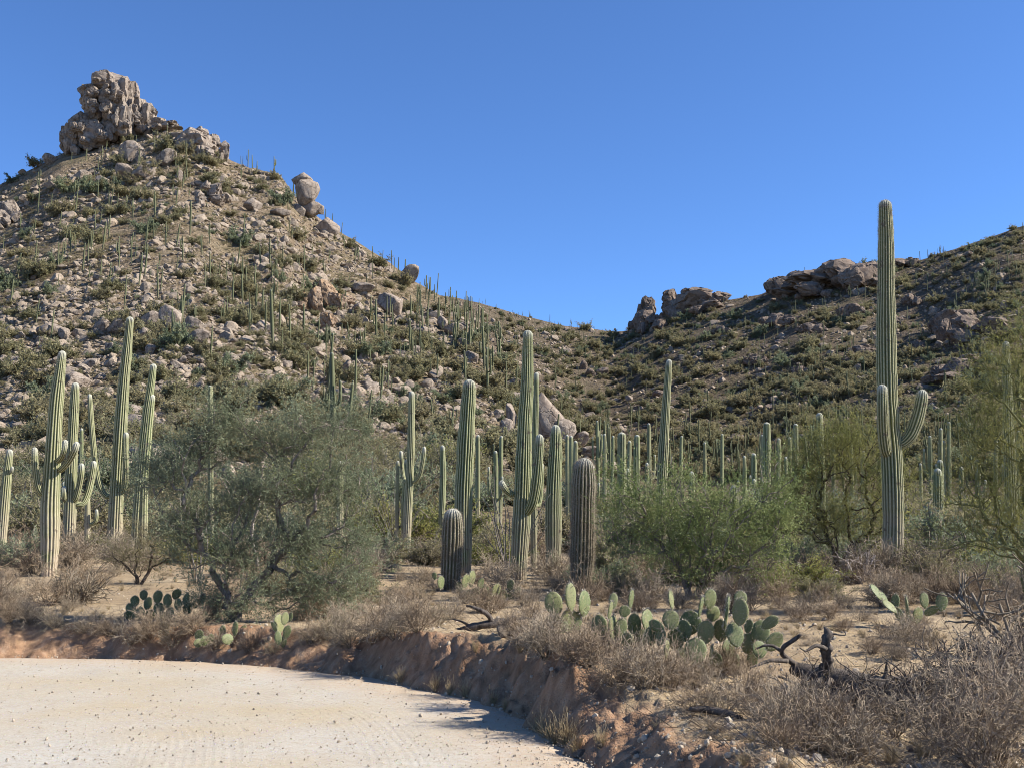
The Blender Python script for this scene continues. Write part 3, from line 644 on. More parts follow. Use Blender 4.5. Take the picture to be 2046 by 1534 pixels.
def twigs(rs, P, D, L, r, levels, nchild, spread, shrink, segs, up=0., jit=.18, tip=.45):
    """branching twigs, level by level; returns segments, their level, and the tip points/directions"""
    out, lev = [], []; P = np.asarray(P, float); D = np.asarray(D, float); D = D / np.linalg.norm(D, axis=1, keepdims=True)
    L = np.broadcast_to(np.asarray(L, float), (len(P),)).copy(); r = np.broadcast_to(np.asarray(r, float), (len(P),)).copy(); tips = []
    for lv in range(levels):
        nodes = [P]; dirs = [D]; p, d = P, D
        for k in range(segs):
            q = p + d * (L / segs)[:, None]
            ra = r * (1 - (1 - tip) * k / segs); rb = r * (1 - (1 - tip) * (k + 1) / segs)
            out.append(np.concatenate([p, q, ra[:, None], rb[:, None]], 1)); lev.append(np.full(len(p), lv))
            d = d + rs.normal(size=d.shape) * jit + np.array([0, 0, up]); d /= np.linalg.norm(d, axis=1, keepdims=True)
            p = q; nodes.append(p); dirs.append(d)
        N = np.stack(nodes, 1); Dd = np.stack(dirs, 1)
        tips = (p, d)
        if lv == levels - 1: break
        k = nchild[lv]; i = np.repeat(np.arange(len(P)), k); t = rs.uniform(.25, 1.0, len(i)) * segs
        a = np.minimum(t.astype(int), segs - 1); f = (t - a)[:, None]
        nP = N[i, a] * (1 - f) + N[i, a + 1] * f; nD = Dd[i, a] + rs.normal(size=(len(i), 3)) * spread; nD /= np.linalg.norm(nD, axis=1, keepdims=True)
        L = L[i] * shrink[lv] * rs.uniform(.55, 1.25, len(i)); r = np.maximum(r[i] * .62, .0013); P, D = nP, nD
    return np.concatenate(out), np.concatenate(lev), tips
def shrub_mesh(name, seed, h, w, stems, mat, nchild=(5, 4), r=.0042, leaf=None, up=.05, segs=3, spread=.55, shrink=(.6, .55), minr=None, jit=.18):
    rs = np.random.default_rng(seed); a = rs.uniform(0, 2 * math.pi, stems); el = rs.uniform(.15, 1.0, stems) ** .6
    D = np.stack([np.cos(a) * w * (1 - el * .55), np.sin(a) * w * (1 - el * .55), h * (.25 + el)], 1)
    L = np.linalg.norm(D, axis=1) * rs.uniform(.6, 1, stems) * .8
    P = np.stack([np.cos(a) * .06 * w, np.sin(a) * .06 * w, np.full(stems, -.04)], 1) * rs.uniform(.2, 1.4, (stems, 1))
    S, lv, (tp, td) = twigs(rs, P, D, L, r, len(nchild) + 1, nchild, spread, shrink, segs, up, jit)
    if minr: S[:, 6:8] = np.maximum(S[:, 6:8], minr)
    S[:, [2, 5]] = np.maximum(S[:, [2, 5]], -.05)
    V, F = seg_mesh(S, 3); var = np.repeat(np.clip(.25 + .3 * lv + rs.uniform(-.3, .3, len(S)), 0, 1), 6)
    parts = [(V, F, 0, var)]; mats = [M[mat]]
    if leaf:
        lm, cnt, ll, lw = leaf; q = S[lv == lv.max()]; i = rs.integers(0, len(q), cnt); f = rs.uniform(0, 1, (cnt, 1))
        lp = q[i, :3] * (1 - f) + q[i, 3:6] * f; ld = rs.normal(size=(cnt, 3)) + [0, 0, .4]
        V, F = leaf_mesh(lp, ld, rs.uniform(.6, 1.3, cnt) * ll, rs.uniform(.6, 1.3, cnt) * lw, rs); parts.append((V, F, 1, np.repeat(rs.uniform(0, 1, cnt), 4))); mats.append(M[lm])
    V, Fs, mi, va = merge(parts)
    return np_mesh(name, V, Fs, False, {'var': va}, mi, mats)

def tree(name, label, base_px, blobs, nodes, y, seed, leaf, bark, twig_n=9, twig_len=.32, leaf_n=7, leaf_l=.03, leaf_w=.008, up=.12, trunks=None, r0=.006, depth=.8, leaf_bare=0.0, twig_mat=None, group=None, twig_r=.0022, wood_r=.012, hs=1.0):
    """tree whose limbs grow through ellipsoids of crown (photo pixels at distance y)"""
    rs = np.random.default_rng(seed)
    b = at_depth(base_px[0], base_px[1], y); zb = gz(b[0], y); root = np.array([b[0], y, zb])
    tw = np.array([bl[2] * bl[3] for bl in blobs], float); tw /= tw.sum(); N = []
    for (cx, cy, rx, ry, *o), f in zip(blobs, tw):
        c = at_depth(cx, cy, y) + np.array([0, o[0] if o else 0, 0]); m = m_per_px(cx, cy, y); k = max(3, int(nodes * f))
        q = rs.normal(size=(k, 3)); q /= np.linalg.norm(q, axis=1, keepdims=True); q *= rs.uniform(0, 1, (k, 1)) ** .45 * (1 + .22 * np.abs(rs.normal(size=(k, 1))))
        N.append(c + q * np.array([rx * m, max(rx, ry) * m * depth, ry * m]))
    N = np.concatenate(N) - root; N = N[N[:, 2] > .12]
    tr = trunks or [(0, 0)]
    stem = []
    for (dx, dy) in tr: stem += [[dx * .1, dy * .1, -.12], [dx * .9 + rs.normal() * .03, dy * .9, .35 * hs], [dx * 1.8 + rs.normal() * .1 * hs, dy * 1.6, .75 * hs]]
    nst = len(stem); P = np.vstack([stem, N]); n = len(P)
    par = np.full(n, -1); plen = np.full(n, np.inf); done = np.zeros(n, bool); order = []
    best = np.full(n, np.inf); bp = np.full(n, -1)
    for k in range(len(tr)):
        for q in range(3):
            i = k * 3 + q; done[i] = True; plen[i] = P[i, 2]; par[i] = i - 1 if q else -1; order.append(i)
            d = np.linalg.norm(P - P[i], axis=1) + .45 * plen[i]
            m = (d < best) & (q > 0); best[m] = d[m]; bp[m] = i
    for _ in range(n - nst):
        c = np.where(done, np.inf, best); i = int(np.argmin(c)); j = bp[i]; done[i] = True; par[i] = j; plen[i] = plen[j] + np.linalg.norm(P[i] - P[j]); order.append(i)
        d = np.linalg.norm(P - P[i], axis=1) + .45 * plen[i]; m = d < best; best[m] = d[m]; bp[m] = i
    cnt = np.ones(n)
    for i in reversed(order):
        if par[i] >= 0: cnt[par[i]] += cnt[i]
    rad = np.minimum(r0 * cnt ** .46, .14); S = []
    for i in order:
        j = par[i]
        if j < 0: continue
        a, c = P[j], P[i]; l = np.linalg.norm(c - a); r1 = rad[i]; r2 = min(rad[j], rad[i] * 1.35)
        m1 = a * .66 + c * .34 + rs.normal(size=3) * l * .07 + [0, 0, l * .05]; m2 = a * .33 + c * .67 + rs.normal(size=3) * l * .07 + [0, 0, l * .04]
        S += [[*a, *m1, r2, r2 * .8 + r1 * .2], [*m1, *m2, r2 * .8 + r1 * .2, r2 * .4 + r1 * .6], [*m2, *c, r2 * .4 + r1 * .6, r1]]
    S = np.array(S); big = S[:, 6] > wood_r
    o = thing(name, label, 'tree', root, 0, group)
    V, F = seg_mesh(S[big], 7); link('trunk', np_mesh('trunk', V, F, True, {'var': rs.uniform(0, 1, len(V))}, None, [M[bark]]), o)
    parts = []
    V, F = seg_mesh(S[~big], 4); parts.append((V, F, 0, np.repeat(rs.uniform(0, 1, (~big).sum()), 8)))
    src = np.arange(nst, n); i = np.repeat(src, twig_n); p = P[i] + rs.normal(size=(len(i), 3)) * .04
    d = P[i] - P[par[i]]; d /= np.linalg.norm(d, axis=1, keepdims=True) + 1e-6
    d = d * .5 + rs.normal(size=d.shape) * .62 + [0, 0, up * 3]
    T, lv, _ = twigs(rs, p, d, twig_len * rs.uniform(.5, 1.3, len(i)), twig_r, 2, (2,), .5, (.6,), 3, up * .3, .16)
    V, F = seg_mesh(T, 3); parts.append((V, F, 1, np.repeat(rs.uniform(0, 1, len(T)), 6)))
    k = int(len(i) * leaf_n); q = rs.integers(0, len(T), k); f = rs.uniform(0, 1, (k, 1)); lp = T[q, :3] * (1 - f) + T[q, 3:6] * f
    td = T[q, 3:6] - T[q, :3]; td /= np.linalg.norm(td, axis=1, keepdims=True)
    ld = td * .7 + rs.normal(size=(k, 3)) * .6; V, F = leaf_mesh(lp, ld, rs.uniform(.5, 1.4, k) * leaf_l, rs.uniform(.6, 1.3, k) * leaf_w, rs)
    cl = np.clip(.5 + .55 * vnoise(lp * 1.7 + seed, seed) + rs.uniform(-.25, .25, k), 0, 1); parts.append((V, F, 2, np.repeat(cl, 4)))
    V, Fs, mi, va = merge(parts)
    link('crown', np_mesh('crown', V, Fs, False, {'var': va}, mi, [M[bark], M[twig_mat or leaf], M[leaf]]), o)
    return o

# ------------------------------------------------------------------ near trees
yT1 = cast(470, 1246)[1]
tree('desert_ironwood', 'large feathery grey-green tree with several dark trunks at the edge of the bank', (470, 1246),
     [(470, 850, 62, 46), (395, 905, 58, 44), (320, 965, 60, 42), (545, 895, 50, 40, .3), (620, 865, 55, 38), (692, 850, 42, 28, .3), (600, 980, 62, 44, -.2), (500, 1000, 60, 44), (400, 1035, 55, 38, -.2), (682, 960, 45, 44), (690, 1060, 45, 44, .2), (590, 1090, 60, 44), (480, 1110, 60, 38, -.3), (372, 1100, 40, 32), (625, 1180, 60, 44), (520, 1205, 60, 32, -.3), (440, 1190, 50, 28), (702, 1150, 34, 44)],
     520, yT1 + .5, 5, 'leafgrey', 'bark', 9, .30, 11, .042, .013, .08, [(-.12, 0), (.2, .1), (.02, .35)],   .0042, .65, twig_mat='twiggreen')
yT2 = cast(1375, 1192)[1]
tree('palo_verde', 'leafy bright green bush spreading behind the prickly pear thicket', (1375, 1192),
     [(1400, 1020, 150, 70), (1300, 1060, 85, 80), (1480, 1080, 95, 80), (1380, 1110, 110, 60), (1245, 1000, 50, 55), (1550, 1030, 50, 60), (1430, 1150, 80, 30), (1560, 960, 25, 60)],
     380, yT2, 15, 'leafgreen', 'bark', 9, .33, 8, .042, .021, .08, [(-.1, 0), (.12, .1), (.3, -.1)], .005, .7)
tree('palo_verde', 'yellow-green palo verde crowding the foot of the tallest saguaro', (1688, 1135),
     [(1690, 900, 60, 40), (1720, 890, 30, 40), (1640, 905, 40, 45), (1580, 985, 25, 45), (1645, 950, 60, 55), (1745, 945, 55, 65), (1690, 1010, 85, 55), (1765, 1050, 30, 55), (1620, 1030, 35, 45), (1605, 945, 35, 50), (1790, 985, 25, 40, -.3), (1650, 1070, 60, 35), (1730, 1085, 50, 35), (1600, 1000, 30, 50)],
     300, 24.4, 25, 'leafyellow', 'barkdark', 8, .62, 5.5, .075, .014, .16, [(0, 0), (.12, .1), (-.15, .1)], .006, .8)
tree('palo_verde', 'loose open green palo verde with long pale twigs at the end of the brush', (2052, 1165),
     [(1985, 800, 45, 85), (2040, 760, 50, 100), (1960, 900, 55, 65), (2040, 930, 70, 110), (1925, 990, 50, 50), (1985, 1060, 80, 55), (2085, 1020, 70, 110), (1905, 1085, 45, 25), (2060, 670, 40, 50)],
     230, 16.5, 35, 'leafyellow', 'barkgreen', 8, .55, 5, .055, .011, .18, [(0, 0), (.1, .1)], .0055, .7)
tree('palo_verde', 'small low palo verde sapling on bare sand beside the left saguaro cluster', (277, 1166),
     [(285, 1112, 42, 32), (245, 1108, 36, 22), (335, 1108, 45, 24), (300, 1085, 50, 25)], 60, cast(277, 1166)[1], 45, 'leafolive', 'barkdark', 8, .3, 8, .04, .010, .1, [(0, 0), (.1, .05), (-.1, .05), (.05, -.1)], .006, .8, hs=.3)

# ------------------------------------------------------------------ mid-distance bushes on the valley floor
def bush_proto(name, seed, leaf, bark, n=26, leaves=2600, ll=.16, lw=.05, flat=.75):
    rs = np.random.default_rng(seed); a = rs.uniform(0, 2 * math.pi, n); el = rs.uniform(.1, 1, n)
    D = np.stack([np.cos(a), np.sin(a), .35 + 1.1 * el], 1)
    S, lv, (tp, td) = twigs(rs, np.zeros((n, 3)) + [0, 0, -.1], D, rs.uniform(.45, .75, n), .022, 3, (4, 3), .45, (.62, .6), 3, .05, .2)
    V, F = seg_mesh(S, 3); parts = [(V, F, 0, np.repeat(rs.uniform(0, 1, len(S)), 6))]
    q = S[lv >= 1]; i = rs.integers(0, len(q), leaves); f = rs.uniform(0, 1, (leaves, 1)); lp = q[i, :3] * (1 - f) + q[i, 3:6] * f + rs.normal(size=(leaves, 3)) * .03
    ld = rs.normal(size=(leaves, 3)) * .8 + [0, 0, .5]; V, F = leaf_mesh(lp, ld, rs.uniform(.5, 1.3, leaves) * ll, rs.uniform(.5, 1.3, leaves) * lw, rs)
    cl = np.clip(.5 + .6 * vnoise(lp * 2.6 + seed, seed) + rs.uniform(-.25, .25, leaves), 0, 1); parts.append((V, F, 1, np.repeat(cl, 4)))
    V, Fs, mi, va = merge(parts); s = np.percentile(np.abs(V[:, :2]), 96); V = V / np.array([s, s, np.percentile(V[:, 2], 97) / flat])
    return np_mesh(name, V, Fs, False, {'var': va}, mi, [M[bark], M[leaf]])
MIDB = [bush_proto('bush', 300 + i, ('leafgrey', 'leafhill', 'leafolive', 'leafyellow', 'leafhill')[i], 'bark', 34, 12000, .062, .022, 1.0) for i in range(5)]
FARB = [bush_proto('bush', 320 + i, ('leafhill', 'leafolive', 'leafgrey', 'leafhill')[i], 'barkdark', 14, 2600, .115, .052, .95) for i in range(4)]
SCRUB = [shrub_mesh('scrub', 340 + i, .6, .8, 16, 'twig', (3, 2), .012, ('leafolive', 160, .16, .07), .05, 2) for i in range(2)] 

# ------------------------------------------------------------------ hillside placements
def poly_y(pts, x):
    p = np.array(pts, float); return np.interp(x, p[:, 0], p[:, 1])
SKY = [(0, 368), (125, 300), (210, 280), (300, 262), (360, 262), (460, 320), (560, 350), (600, 405), (650, 448), (720, 492), (830, 566), (890, 600), (960, 606), (1100, 645), (1215, 662), (1245, 660), (1340, 606), (1520, 582), (1640, 545), (1760, 528), (1900, 500), (2046, 448)]
def sample_slope(n, x0, x1, ytop_pad, ybot, rs, clump=0.0):
    px = rs.uniform(x0, x1, n * 3); py0 = poly_y(SKY, px) + ytop_pad; yb = np.interp(px, *zip(*ybot)) if isinstance(ybot, list) else ybot
    py = rs.uniform(250, 1000, n * 3); m = (py > py0) & (py < yb); px, py = px[m][:int(n * (1 + clump))], py[m][:int(n * (1 + clump))]
    P, ok = cast_many(px, py); px, py = px[ok], py[ok]
    if clump:                                                # thicker in some drainages and patches than in others
        w = fbm(xy3(P[:, 0], P[:, 1], 1 / 26.), 3, int(n) % 97) + .35 * fbm(xy3(P[:, 0], P[:, 1], 1 / 7.), 2, 5); k = np.argsort(-(w + rs.normal(0, .12, len(w))))[:n]; P, px, py = P[k], px[k], py[k]
        k = rs.permutation(len(P)); P, px, py = P[k], px[k], py[k]
    return P, px, py
def on_left(P): return LEFT.z(P[:, 0], P[:, 1]) >= RIGHT.z(P[:, 0], P[:, 1])

def scatter(name, label, cat, srcs, P, rot, scl, idx):
    """uncountable pieces: one object whose points carry copies of the source meshes"""
    me = np_mesh_points(name, P, {'rot': rot, 'scl': scl}, idx); o = link(name, me); tag(o, label, cat, None, 'stuff')
    ng = bpy.data.node_groups.new(name, 'GeometryNodeTree'); ng.interface.new_socket('Geometry', in_out='INPUT', socket_type='NodeSocketGeometry'); ng.interface.new_socket('Geometry', in_out='OUTPUT', socket_type='NodeSocketGeometry')
    N = ng.nodes; gi = N.new('NodeGroupInput'); go = N.new('NodeGroupOutput'); jn = N.new('GeometryNodeJoinGeometry')
    na = lambda nm, ty: (lambda x: (setattr(x, 'data_type', ty), x.inputs[0].__setattr__('default_value', nm), x)[2])(N.new('GeometryNodeInputNamedAttribute'))
    ar, asx, ai = na('rot', 'FLOAT_VECTOR'), na('scl', 'FLOAT_VECTOR'), na('idx', 'INT')
    e2r = N.new('FunctionNodeEulerToRotation'); ng.links.new(ar.outputs['Attribute'], e2r.inputs[0])
    for k, s in enumerate(srcs):
        oi = N.new('GeometryNodeObjectInfo'); oi.inputs['Object'].default_value = s; oi.transform_space = 'ORIGINAL'
        cp = N.new('FunctionNodeCompare'); cp.data_type = 'INT'; cp.operation = 'EQUAL'
        ii = [x for x in cp.inputs if x.type == 'INT']; ng.links.new(ai.outputs['Attribute'], ii[0]); ii[1].default_value = k
        ip = N.new('GeometryNodeInstanceOnPoints'); ng.links.new(gi.outputs[0], ip.inputs['Points']); ng.links.new(cp.outputs[0], ip.inputs['Selection'])
        ng.links.new(oi.outputs['Geometry'], ip.inputs['Instance']); ng.links.new(e2r.outputs[0], ip.inputs['Rotation']); ng.links.new(asx.outputs['Attribute'], ip.inputs['Scale'])
        ng.links.new(ip.outputs[0], jn.inputs[0])
    ng.links.new(jn.outputs[0], go.inputs[0]); md = o.modifiers.new('scatter', 'NODES'); md.node_group = ng
    return o
def np_mesh_points(name, P, vecs, idx):
    me = bpy.data.meshes.new(name); me.vertices.add(len(P)); me.vertices.foreach_set('co', np.asarray(P, np.float32).ravel())
    for k, v in vecs.items(): me.attributes.new(k, 'FLOAT_VECTOR', 'POINT').data.foreach_set('vector', np.asarray(v, np.float32).ravel())
    me.attributes.new('idx', 'INT', 'POINT').data.foreach_set('value', np.asarray(idx, np.int32)); return me

# ------------------------------------------------------------------ rocks of the two hills
def rock_spot(px, py, w, h, dy=0.0, y=None):
    """centre and half sizes of a rock whose outline covers w x h pixels round (px, py)"""
    if y is None:
        c = cast(px, py + h * .42, True)
        if c is None:
            u = ((px - CX) / FPX) / CP; y = float((LEFT if px < 1000 else RIGHT).prm(u)[1]) - 3
        else: y = c[1]
    m = m_per_px(px, py, y); hw, hh = .5 * w * m * 1.08, .5 * h * m * 1.1; hd = .8 * math.sqrt(hw * max(hw, hh) * .9)
    c = at_depth(px, py, y + dy + hd * .35); return c, (hw, hd, hh)
def add_block(parent, origin, protos, px, py, w, h, dy, y, k, name='boulder'):
    c, (a, b, d) = rock_spot(px, py, w, h, dy, y); r_ = random.Random(int(px * 31 + py * 7) + k)
    return link(name, protos[r_.randrange(len(protos))], parent, tuple(c - origin), (r_.uniform(-.12, .12), r_.uniform(-.12, .12), r_.choice([0, math.pi]) + r_.uniform(-.35, .35)), (a, b, d))
def outcrop(label, blocks, protos, name='rock_outcrop', y=None, conv=None, extra=0, block_name='boulder'):
    bl = [((conv(*b[:4]) + tuple(b[4:])) if conv else b) for b in blocks]
    low = max(bl, key=lambda b: b[1] + b[3] / 2); c, _ = rock_spot(*low[:4], 0, y); yy = y or c[1]
    o = thing(name, label, 'rock', tuple(c)); org = np.array(c)
    for k, b in enumerate(bl):
        dy = b[4] if len(b) > 4 else 0
        add_block(o, org, protos, b[0], b[1], b[2], b[3], dy, y, k, block_name)
        r_ = random.Random(k * 77 + int(b[0]))
        for q in range(extra if min(b[2], b[3]) > 18 else 0):         # broken pieces on the face of the big blocks
            s = r_.uniform(.28, .5); a = r_.uniform(0, 6.28); f = r_.uniform(.5, .95)
            add_block(o, org, protos, b[0] + math.cos(a) * b[2] * .5 * f * .8, b[1] + math.sin(a) * b[3] * .5 * f * .8, b[2] * s, b[3] * s * r_.uniform(.8, 1.5), dy - .33 * m_per_px(b[0], b[1], yy) * b[2], y, k * 10 + q, block_name)
    return o
zc = lambda x, y, w, h: (80 + x / 4.869, 130 + y / 4.869, w / 4.869, h / 4.869)
yP = float(LEFT.prm(((215 - CX) / FPX) / CP)[1])
outcrop('tall craggy pile of pale granite blocks crowning the summit of the nearer hill', [(660, 330, 470, 520, 5), (560, 560, 480, 420, 7), (760, 620, 420, 380, 6), (420, 640, 330, 360, 5), (900, 480, 320, 330, 6), (615, 150, 240, 160, 0), (450, 235, 180, 140, 0), (480, 340, 200, 230, 0), (510, 270, 140, 100, -2), (800, 300, 260, 330, 1), (885, 290, 170, 230, 2), (650, 310, 150, 170, -1), (745, 285, 130, 130, -3),
   (520, 400, 130, 130, -2.5), (400, 560, 270, 200, -1), (310, 730, 230, 330, 1), (540, 700, 330, 300, -1), (780, 530, 160, 270, -3), (860, 550, 120, 300, -2), (810, 620, 160, 160, -3.5), (1010, 530, 270, 290, 2), (960, 430, 140, 180, 1), (1075, 460, 140, 130, 2), (700, 450, 170, 220, -1), (620, 420, 110, 100, -3), (970, 620, 120, 90, 0), (450, 700, 180, 250, 0), (690, 640, 150, 200, -2)],
   CRAG, y=yP - 6, conv=zc, extra=2, block_name='crag_block')
outcrop('broken shoulder of stacked granite slabs below the summit pile', [(1230, 610, 330, 120, 1), (1480, 730, 330, 230, 0), (1560, 680, 220, 180, 1), (1690, 750, 160, 190, 1), (1790, 860, 120, 230, 1), (1600, 860, 200, 150, -2), (1330, 700, 210, 130, -1), (1150, 560, 150, 90, 1), (1500, 780, 420, 240, 3)], CRAG, conv=zc, extra=2, block_name='crag_block')
zc2 = lambda *a: zc(*a)
B = lambda lab, *a, protos=ROCK: single_boulder(lab, *a, protos=protos)
def single_boulder(label, px, py, w, h, protos=ROCK, group=None, name='boulder', dy=0):
    c, s = rock_spot(px, py, w, h, dy); r_ = random.Random(int(px * 13 + py))
    o = link(name, protos[r_.randrange(len(protos))], None, tuple(c), (r_.uniform(-.15, .15), r_.uniform(-.15, .15), r_.uniform(-.4, .4)), s); return tag(o, label, 'boulder', group)
LH = 'boulders of the nearer hill'
for (x, y, w, h), lab in (((900, 850, 270, 210), 'wide sloping pale boulder just under the summit pile'), ((1230, 920, 200, 180), 'round brown boulder just right of the sloping pale one under the summit'), ((830, 1030, 200, 170), 'blocky brown boulder below the wide sloping pale one'), ((1010, 1050, 230, 150), 'dark-sided wedge boulder below the round brown one'),
       ((1355, 1095, 75, 130), 'small upright stone below the round brown boulder'), ((400, 1100, 150, 140), 'boulder with a dark shaded face below the summit cliff'), ((100, 920, 150, 120), 'low dark boulder on the skyline at the foot of the summit cliff')):
    single_boulder(lab, *zc(x, y, w, h))
for x, y, w, h in ((1080, 985, 190, 90), (620, 1130, 150, 90), (720, 1110, 130, 60), (130, 1180, 160, 70), (320, 1050, 60, 40)): single_boulder('loose pale boulder scattered over the stony slope', *zc(x, y, w, h), group=LH)
outcrop('ragged brown crag with a deep shadow in the upper middle of the slope', [(430, 385, 36, 40), (412, 375, 26, 30, 1), (445, 372, 30, 30, 1), (452, 395, 24, 30), (432, 400, 40, 24, -1), (400, 395, 24, 22)], CRAG, block_name='crag_block')
o_ = outcrop('balanced boulder with a flat cap standing on the hill shoulder against the sky', [(610, 390, 56, 56, 0), (603, 359, 42, 26, 0), (622, 422, 40, 34, 0), (600, 424, 34, 30, -1), (640, 418, 24, 24, 1)], ROCK, name='balanced_rock', y=float(cast(612, 436, True)[1]), block_name='boulder')
outcrop('dark crag with overhanging blocks on the slope at the outer flank', [(18, 425, 44, 44), (8, 440, 36, 40), (34, 432, 26, 26)], CRAG, block_name='crag_block')
outcrop('orange-stained split crag with a dark shaded face in the middle of the slope', [(650, 588, 56, 60), (630, 600, 34, 60, -1), (672, 605, 40, 40, -1), (690, 600, 44, 30), (655, 645, 36, 40, -2), (640, 575, 44, 30, 1), (612, 600, 30, 40), (600, 610, 26, 24)], ROCKO, block_name='crag_block')
outcrop('boulder heap with dark hollows above the left saguaro cluster', [(345, 640, 52, 56), (388, 652, 38, 36), (395, 678, 48, 36, -1), (300, 640, 36, 34), (270, 640, 40, 40, 1), (235, 655, 42, 34), (205, 650, 36, 36), (288, 668, 34, 26), (285, 695, 22, 26, -1), (300, 697, 22, 28, -1), (330, 690, 24, 20), (350, 700, 28, 24), (372, 700, 36, 22), (190, 665, 18, 16), (312, 612, 26, 22, 1), (365, 720, 22, 18)], ROCK)
for x, y, w, h, lab in ((100, 662, 52, 34, 'flat-topped boulder with a smaller one leaning on it, uphill of the pale saguaro'), (130, 669, 26, 28, 'small rounded boulder leaning on the flat-topped one'), (30, 730, 46, 36, 'dark-faced boulder on the slope above the leaning scarred saguaro'), (78, 826, 58, 40, 'large smooth brown boulder just behind the pale ribbed saguaro'),
      (785, 610, 58, 48, 'big cracked round boulder in the middle of the saguaro slope'), (818, 552, 42, 42, 'pale leaning boulder on the skyline slope above the big cracked one'), (655, 456, 52, 36, 'broad granite hump just below the balanced boulder'), (720, 578, 58, 24, 'low pale slab between the orange crag and the cracked boulder'), (695, 740, 32, 40, 'dark upright boulder with grooves among mid-slope saguaros'),
      (842, 660, 30, 20, 'flat brown boulder downhill of the big cracked one'), (778, 692, 26, 18, 'dark wedge boulder below the flat brown one'), (886, 648, 24, 30, 'split pale boulder near the ridge of crowded saguaros'), (1160, 880, 36, 34, 'brown boulder on top of the sloping slab above the spiny saguaro'), (1172, 905, 60, 26, 'long sloping granite slab above the spiny saguaro'), (505, 410, 36, 26, 'pale tilted boulder left of the balanced rock'), (560, 425, 40, 18, 'flat pale slab next to the tilted boulder')):
    single_boulder(lab, x, y, w, h)
outcrop('huge smooth granite dome with a black cleft behind the many-armed saguaro', [(1088, 842, 104, 110, 2), (1118, 866, 60, 56, 0), (1030, 800, 70, 34, 2), (1022, 838, 22, 62, -1), (1000, 800, 40, 24, 1), (1010, 860, 30, 44, -2), (1055, 806, 60, 40, 3)], ROCK, name='rock_outcrop')
outcrop('scree of broken blocks on the spur below the crowded ridge saguaros', [(905, 660, 40, 28), (930, 690, 36, 26), (945, 715, 34, 26), (920, 720, 26, 20), (890, 700, 24, 22), (958, 700, 26, 30), (925, 655, 24, 20)], ROCK)
# far hill
outcrop('pointed rock tooth on the saddle skyline of the farther hill', [(1290, 625, 40, 62, 0), (1282, 640, 36, 44, -1), (1300, 640, 44, 40, -2), (1318, 648, 34, 24, -2), (1264, 652, 24, 24, -1), (1294, 604, 18, 24, 0)], CRAGF, extra=1, block_name='crag_block')
outcrop('jagged cliff band on the farther hill next to the rock tooth', [(1385, 606, 110, 48, 3), (1340, 598, 40, 42), (1370, 600, 44, 46), (1355, 612, 40, 40, -2), (1400, 605, 50, 36), (1395, 585, 60, 26, 1), (1425, 610, 44, 22), (1335, 615, 30, 30, -1), (1440, 594, 44, 24, 0), (1345, 624, 44, 36, 0), (1330, 632, 30, 24, -1)], CRAGF, extra=1, block_name='crag_block')
outcrop('long dark cliff along the top of the farther hill', [(1640, 566, 150, 48, 4), (1720, 552, 110, 60, 3), (1690, 550, 90, 64, 1), (1645, 560, 70, 52, 0), (1600, 565, 60, 50, 0), (1555, 572, 60, 42, 1), (1730, 545, 60, 46, 1), (1760, 545, 40, 36, 1), (1700, 560, 60, 50, -2), (1800, 528, 50, 24, 2), (1825, 526, 30, 20, 2), (1660, 540, 60, 26, 2), (1575, 585, 70, 20, -2)], CRAGF, extra=1, block_name='crag_block')
outcrop('large shadowed crag on the lower flank of the farther hill', [(1900, 640, 60, 50), (1940, 655, 70, 50), (1980, 650, 60, 40), (1885, 660, 40, 50), (1930, 632, 60, 28, 2), (1870, 650, 30, 40), (1920, 670, 60, 40, -2)], CRAGF, extra=1, block_name='crag_block')
outcrop('rounded brown crag with layered ledges below the large shadowed one', [(1915, 735, 66, 44), (1880, 745, 50, 36), (1940, 720, 46, 30, 1), (1905, 755, 70, 24, -2), (1860, 760, 36, 22)], CRAGF, extra=1, block_name='crag_block')
for x, y, w, h, lab in ((1572, 590, 18, 16, 'small pale boulder below the long dark cliff, left of the wider one'), (1598, 594, 28, 18, 'wide pale boulder in the row below the long dark cliff'), (1652, 588, 26, 18, 'pale boulder with a point beside it under the long dark cliff'), (1545, 600, 16, 8, 'flattest pale boulder below the long dark cliff'), (1206, 743, 28, 20, 'dark round boulder in the valley head between the hills'), (1178, 745, 24, 18, 'paler round boulder touching the dark one in the valley head'), (1165, 730, 18, 20, 'upright boulder beside the two round ones in the valley head'), (1258, 797, 18, 14, 'white sunlit boulder low on the farther hill')):
    single_boulder(lab, x, y, w, h, protos=ROCKF if x != 1258 else ROCK)
for k, (x, y, w, h) in enumerate(((1550, 640, 70, 30), (1620, 655, 60, 26), (1500, 720, 60, 26), (1700, 620, 60, 30), (1820, 600, 40, 26), (1440, 660, 40, 18), (1720, 700, 60, 26), (1830, 690, 40, 22), (1600, 740, 40, 20), (1780, 640, 46, 26))):
    outcrop('low dark ledge of broken rock on the brushy farther hill', [(x, y, w * .6, h), (x + w * .3, y + 2, w * .5, h * .8), (x - w * .3, y + 3, w * .45, h * .7), (x + w * .1, y - h * .2, w * .4, h * .6, 1)], CRAGF, block_name='crag_block')['group'] = 'rock ledges of the farther hill'

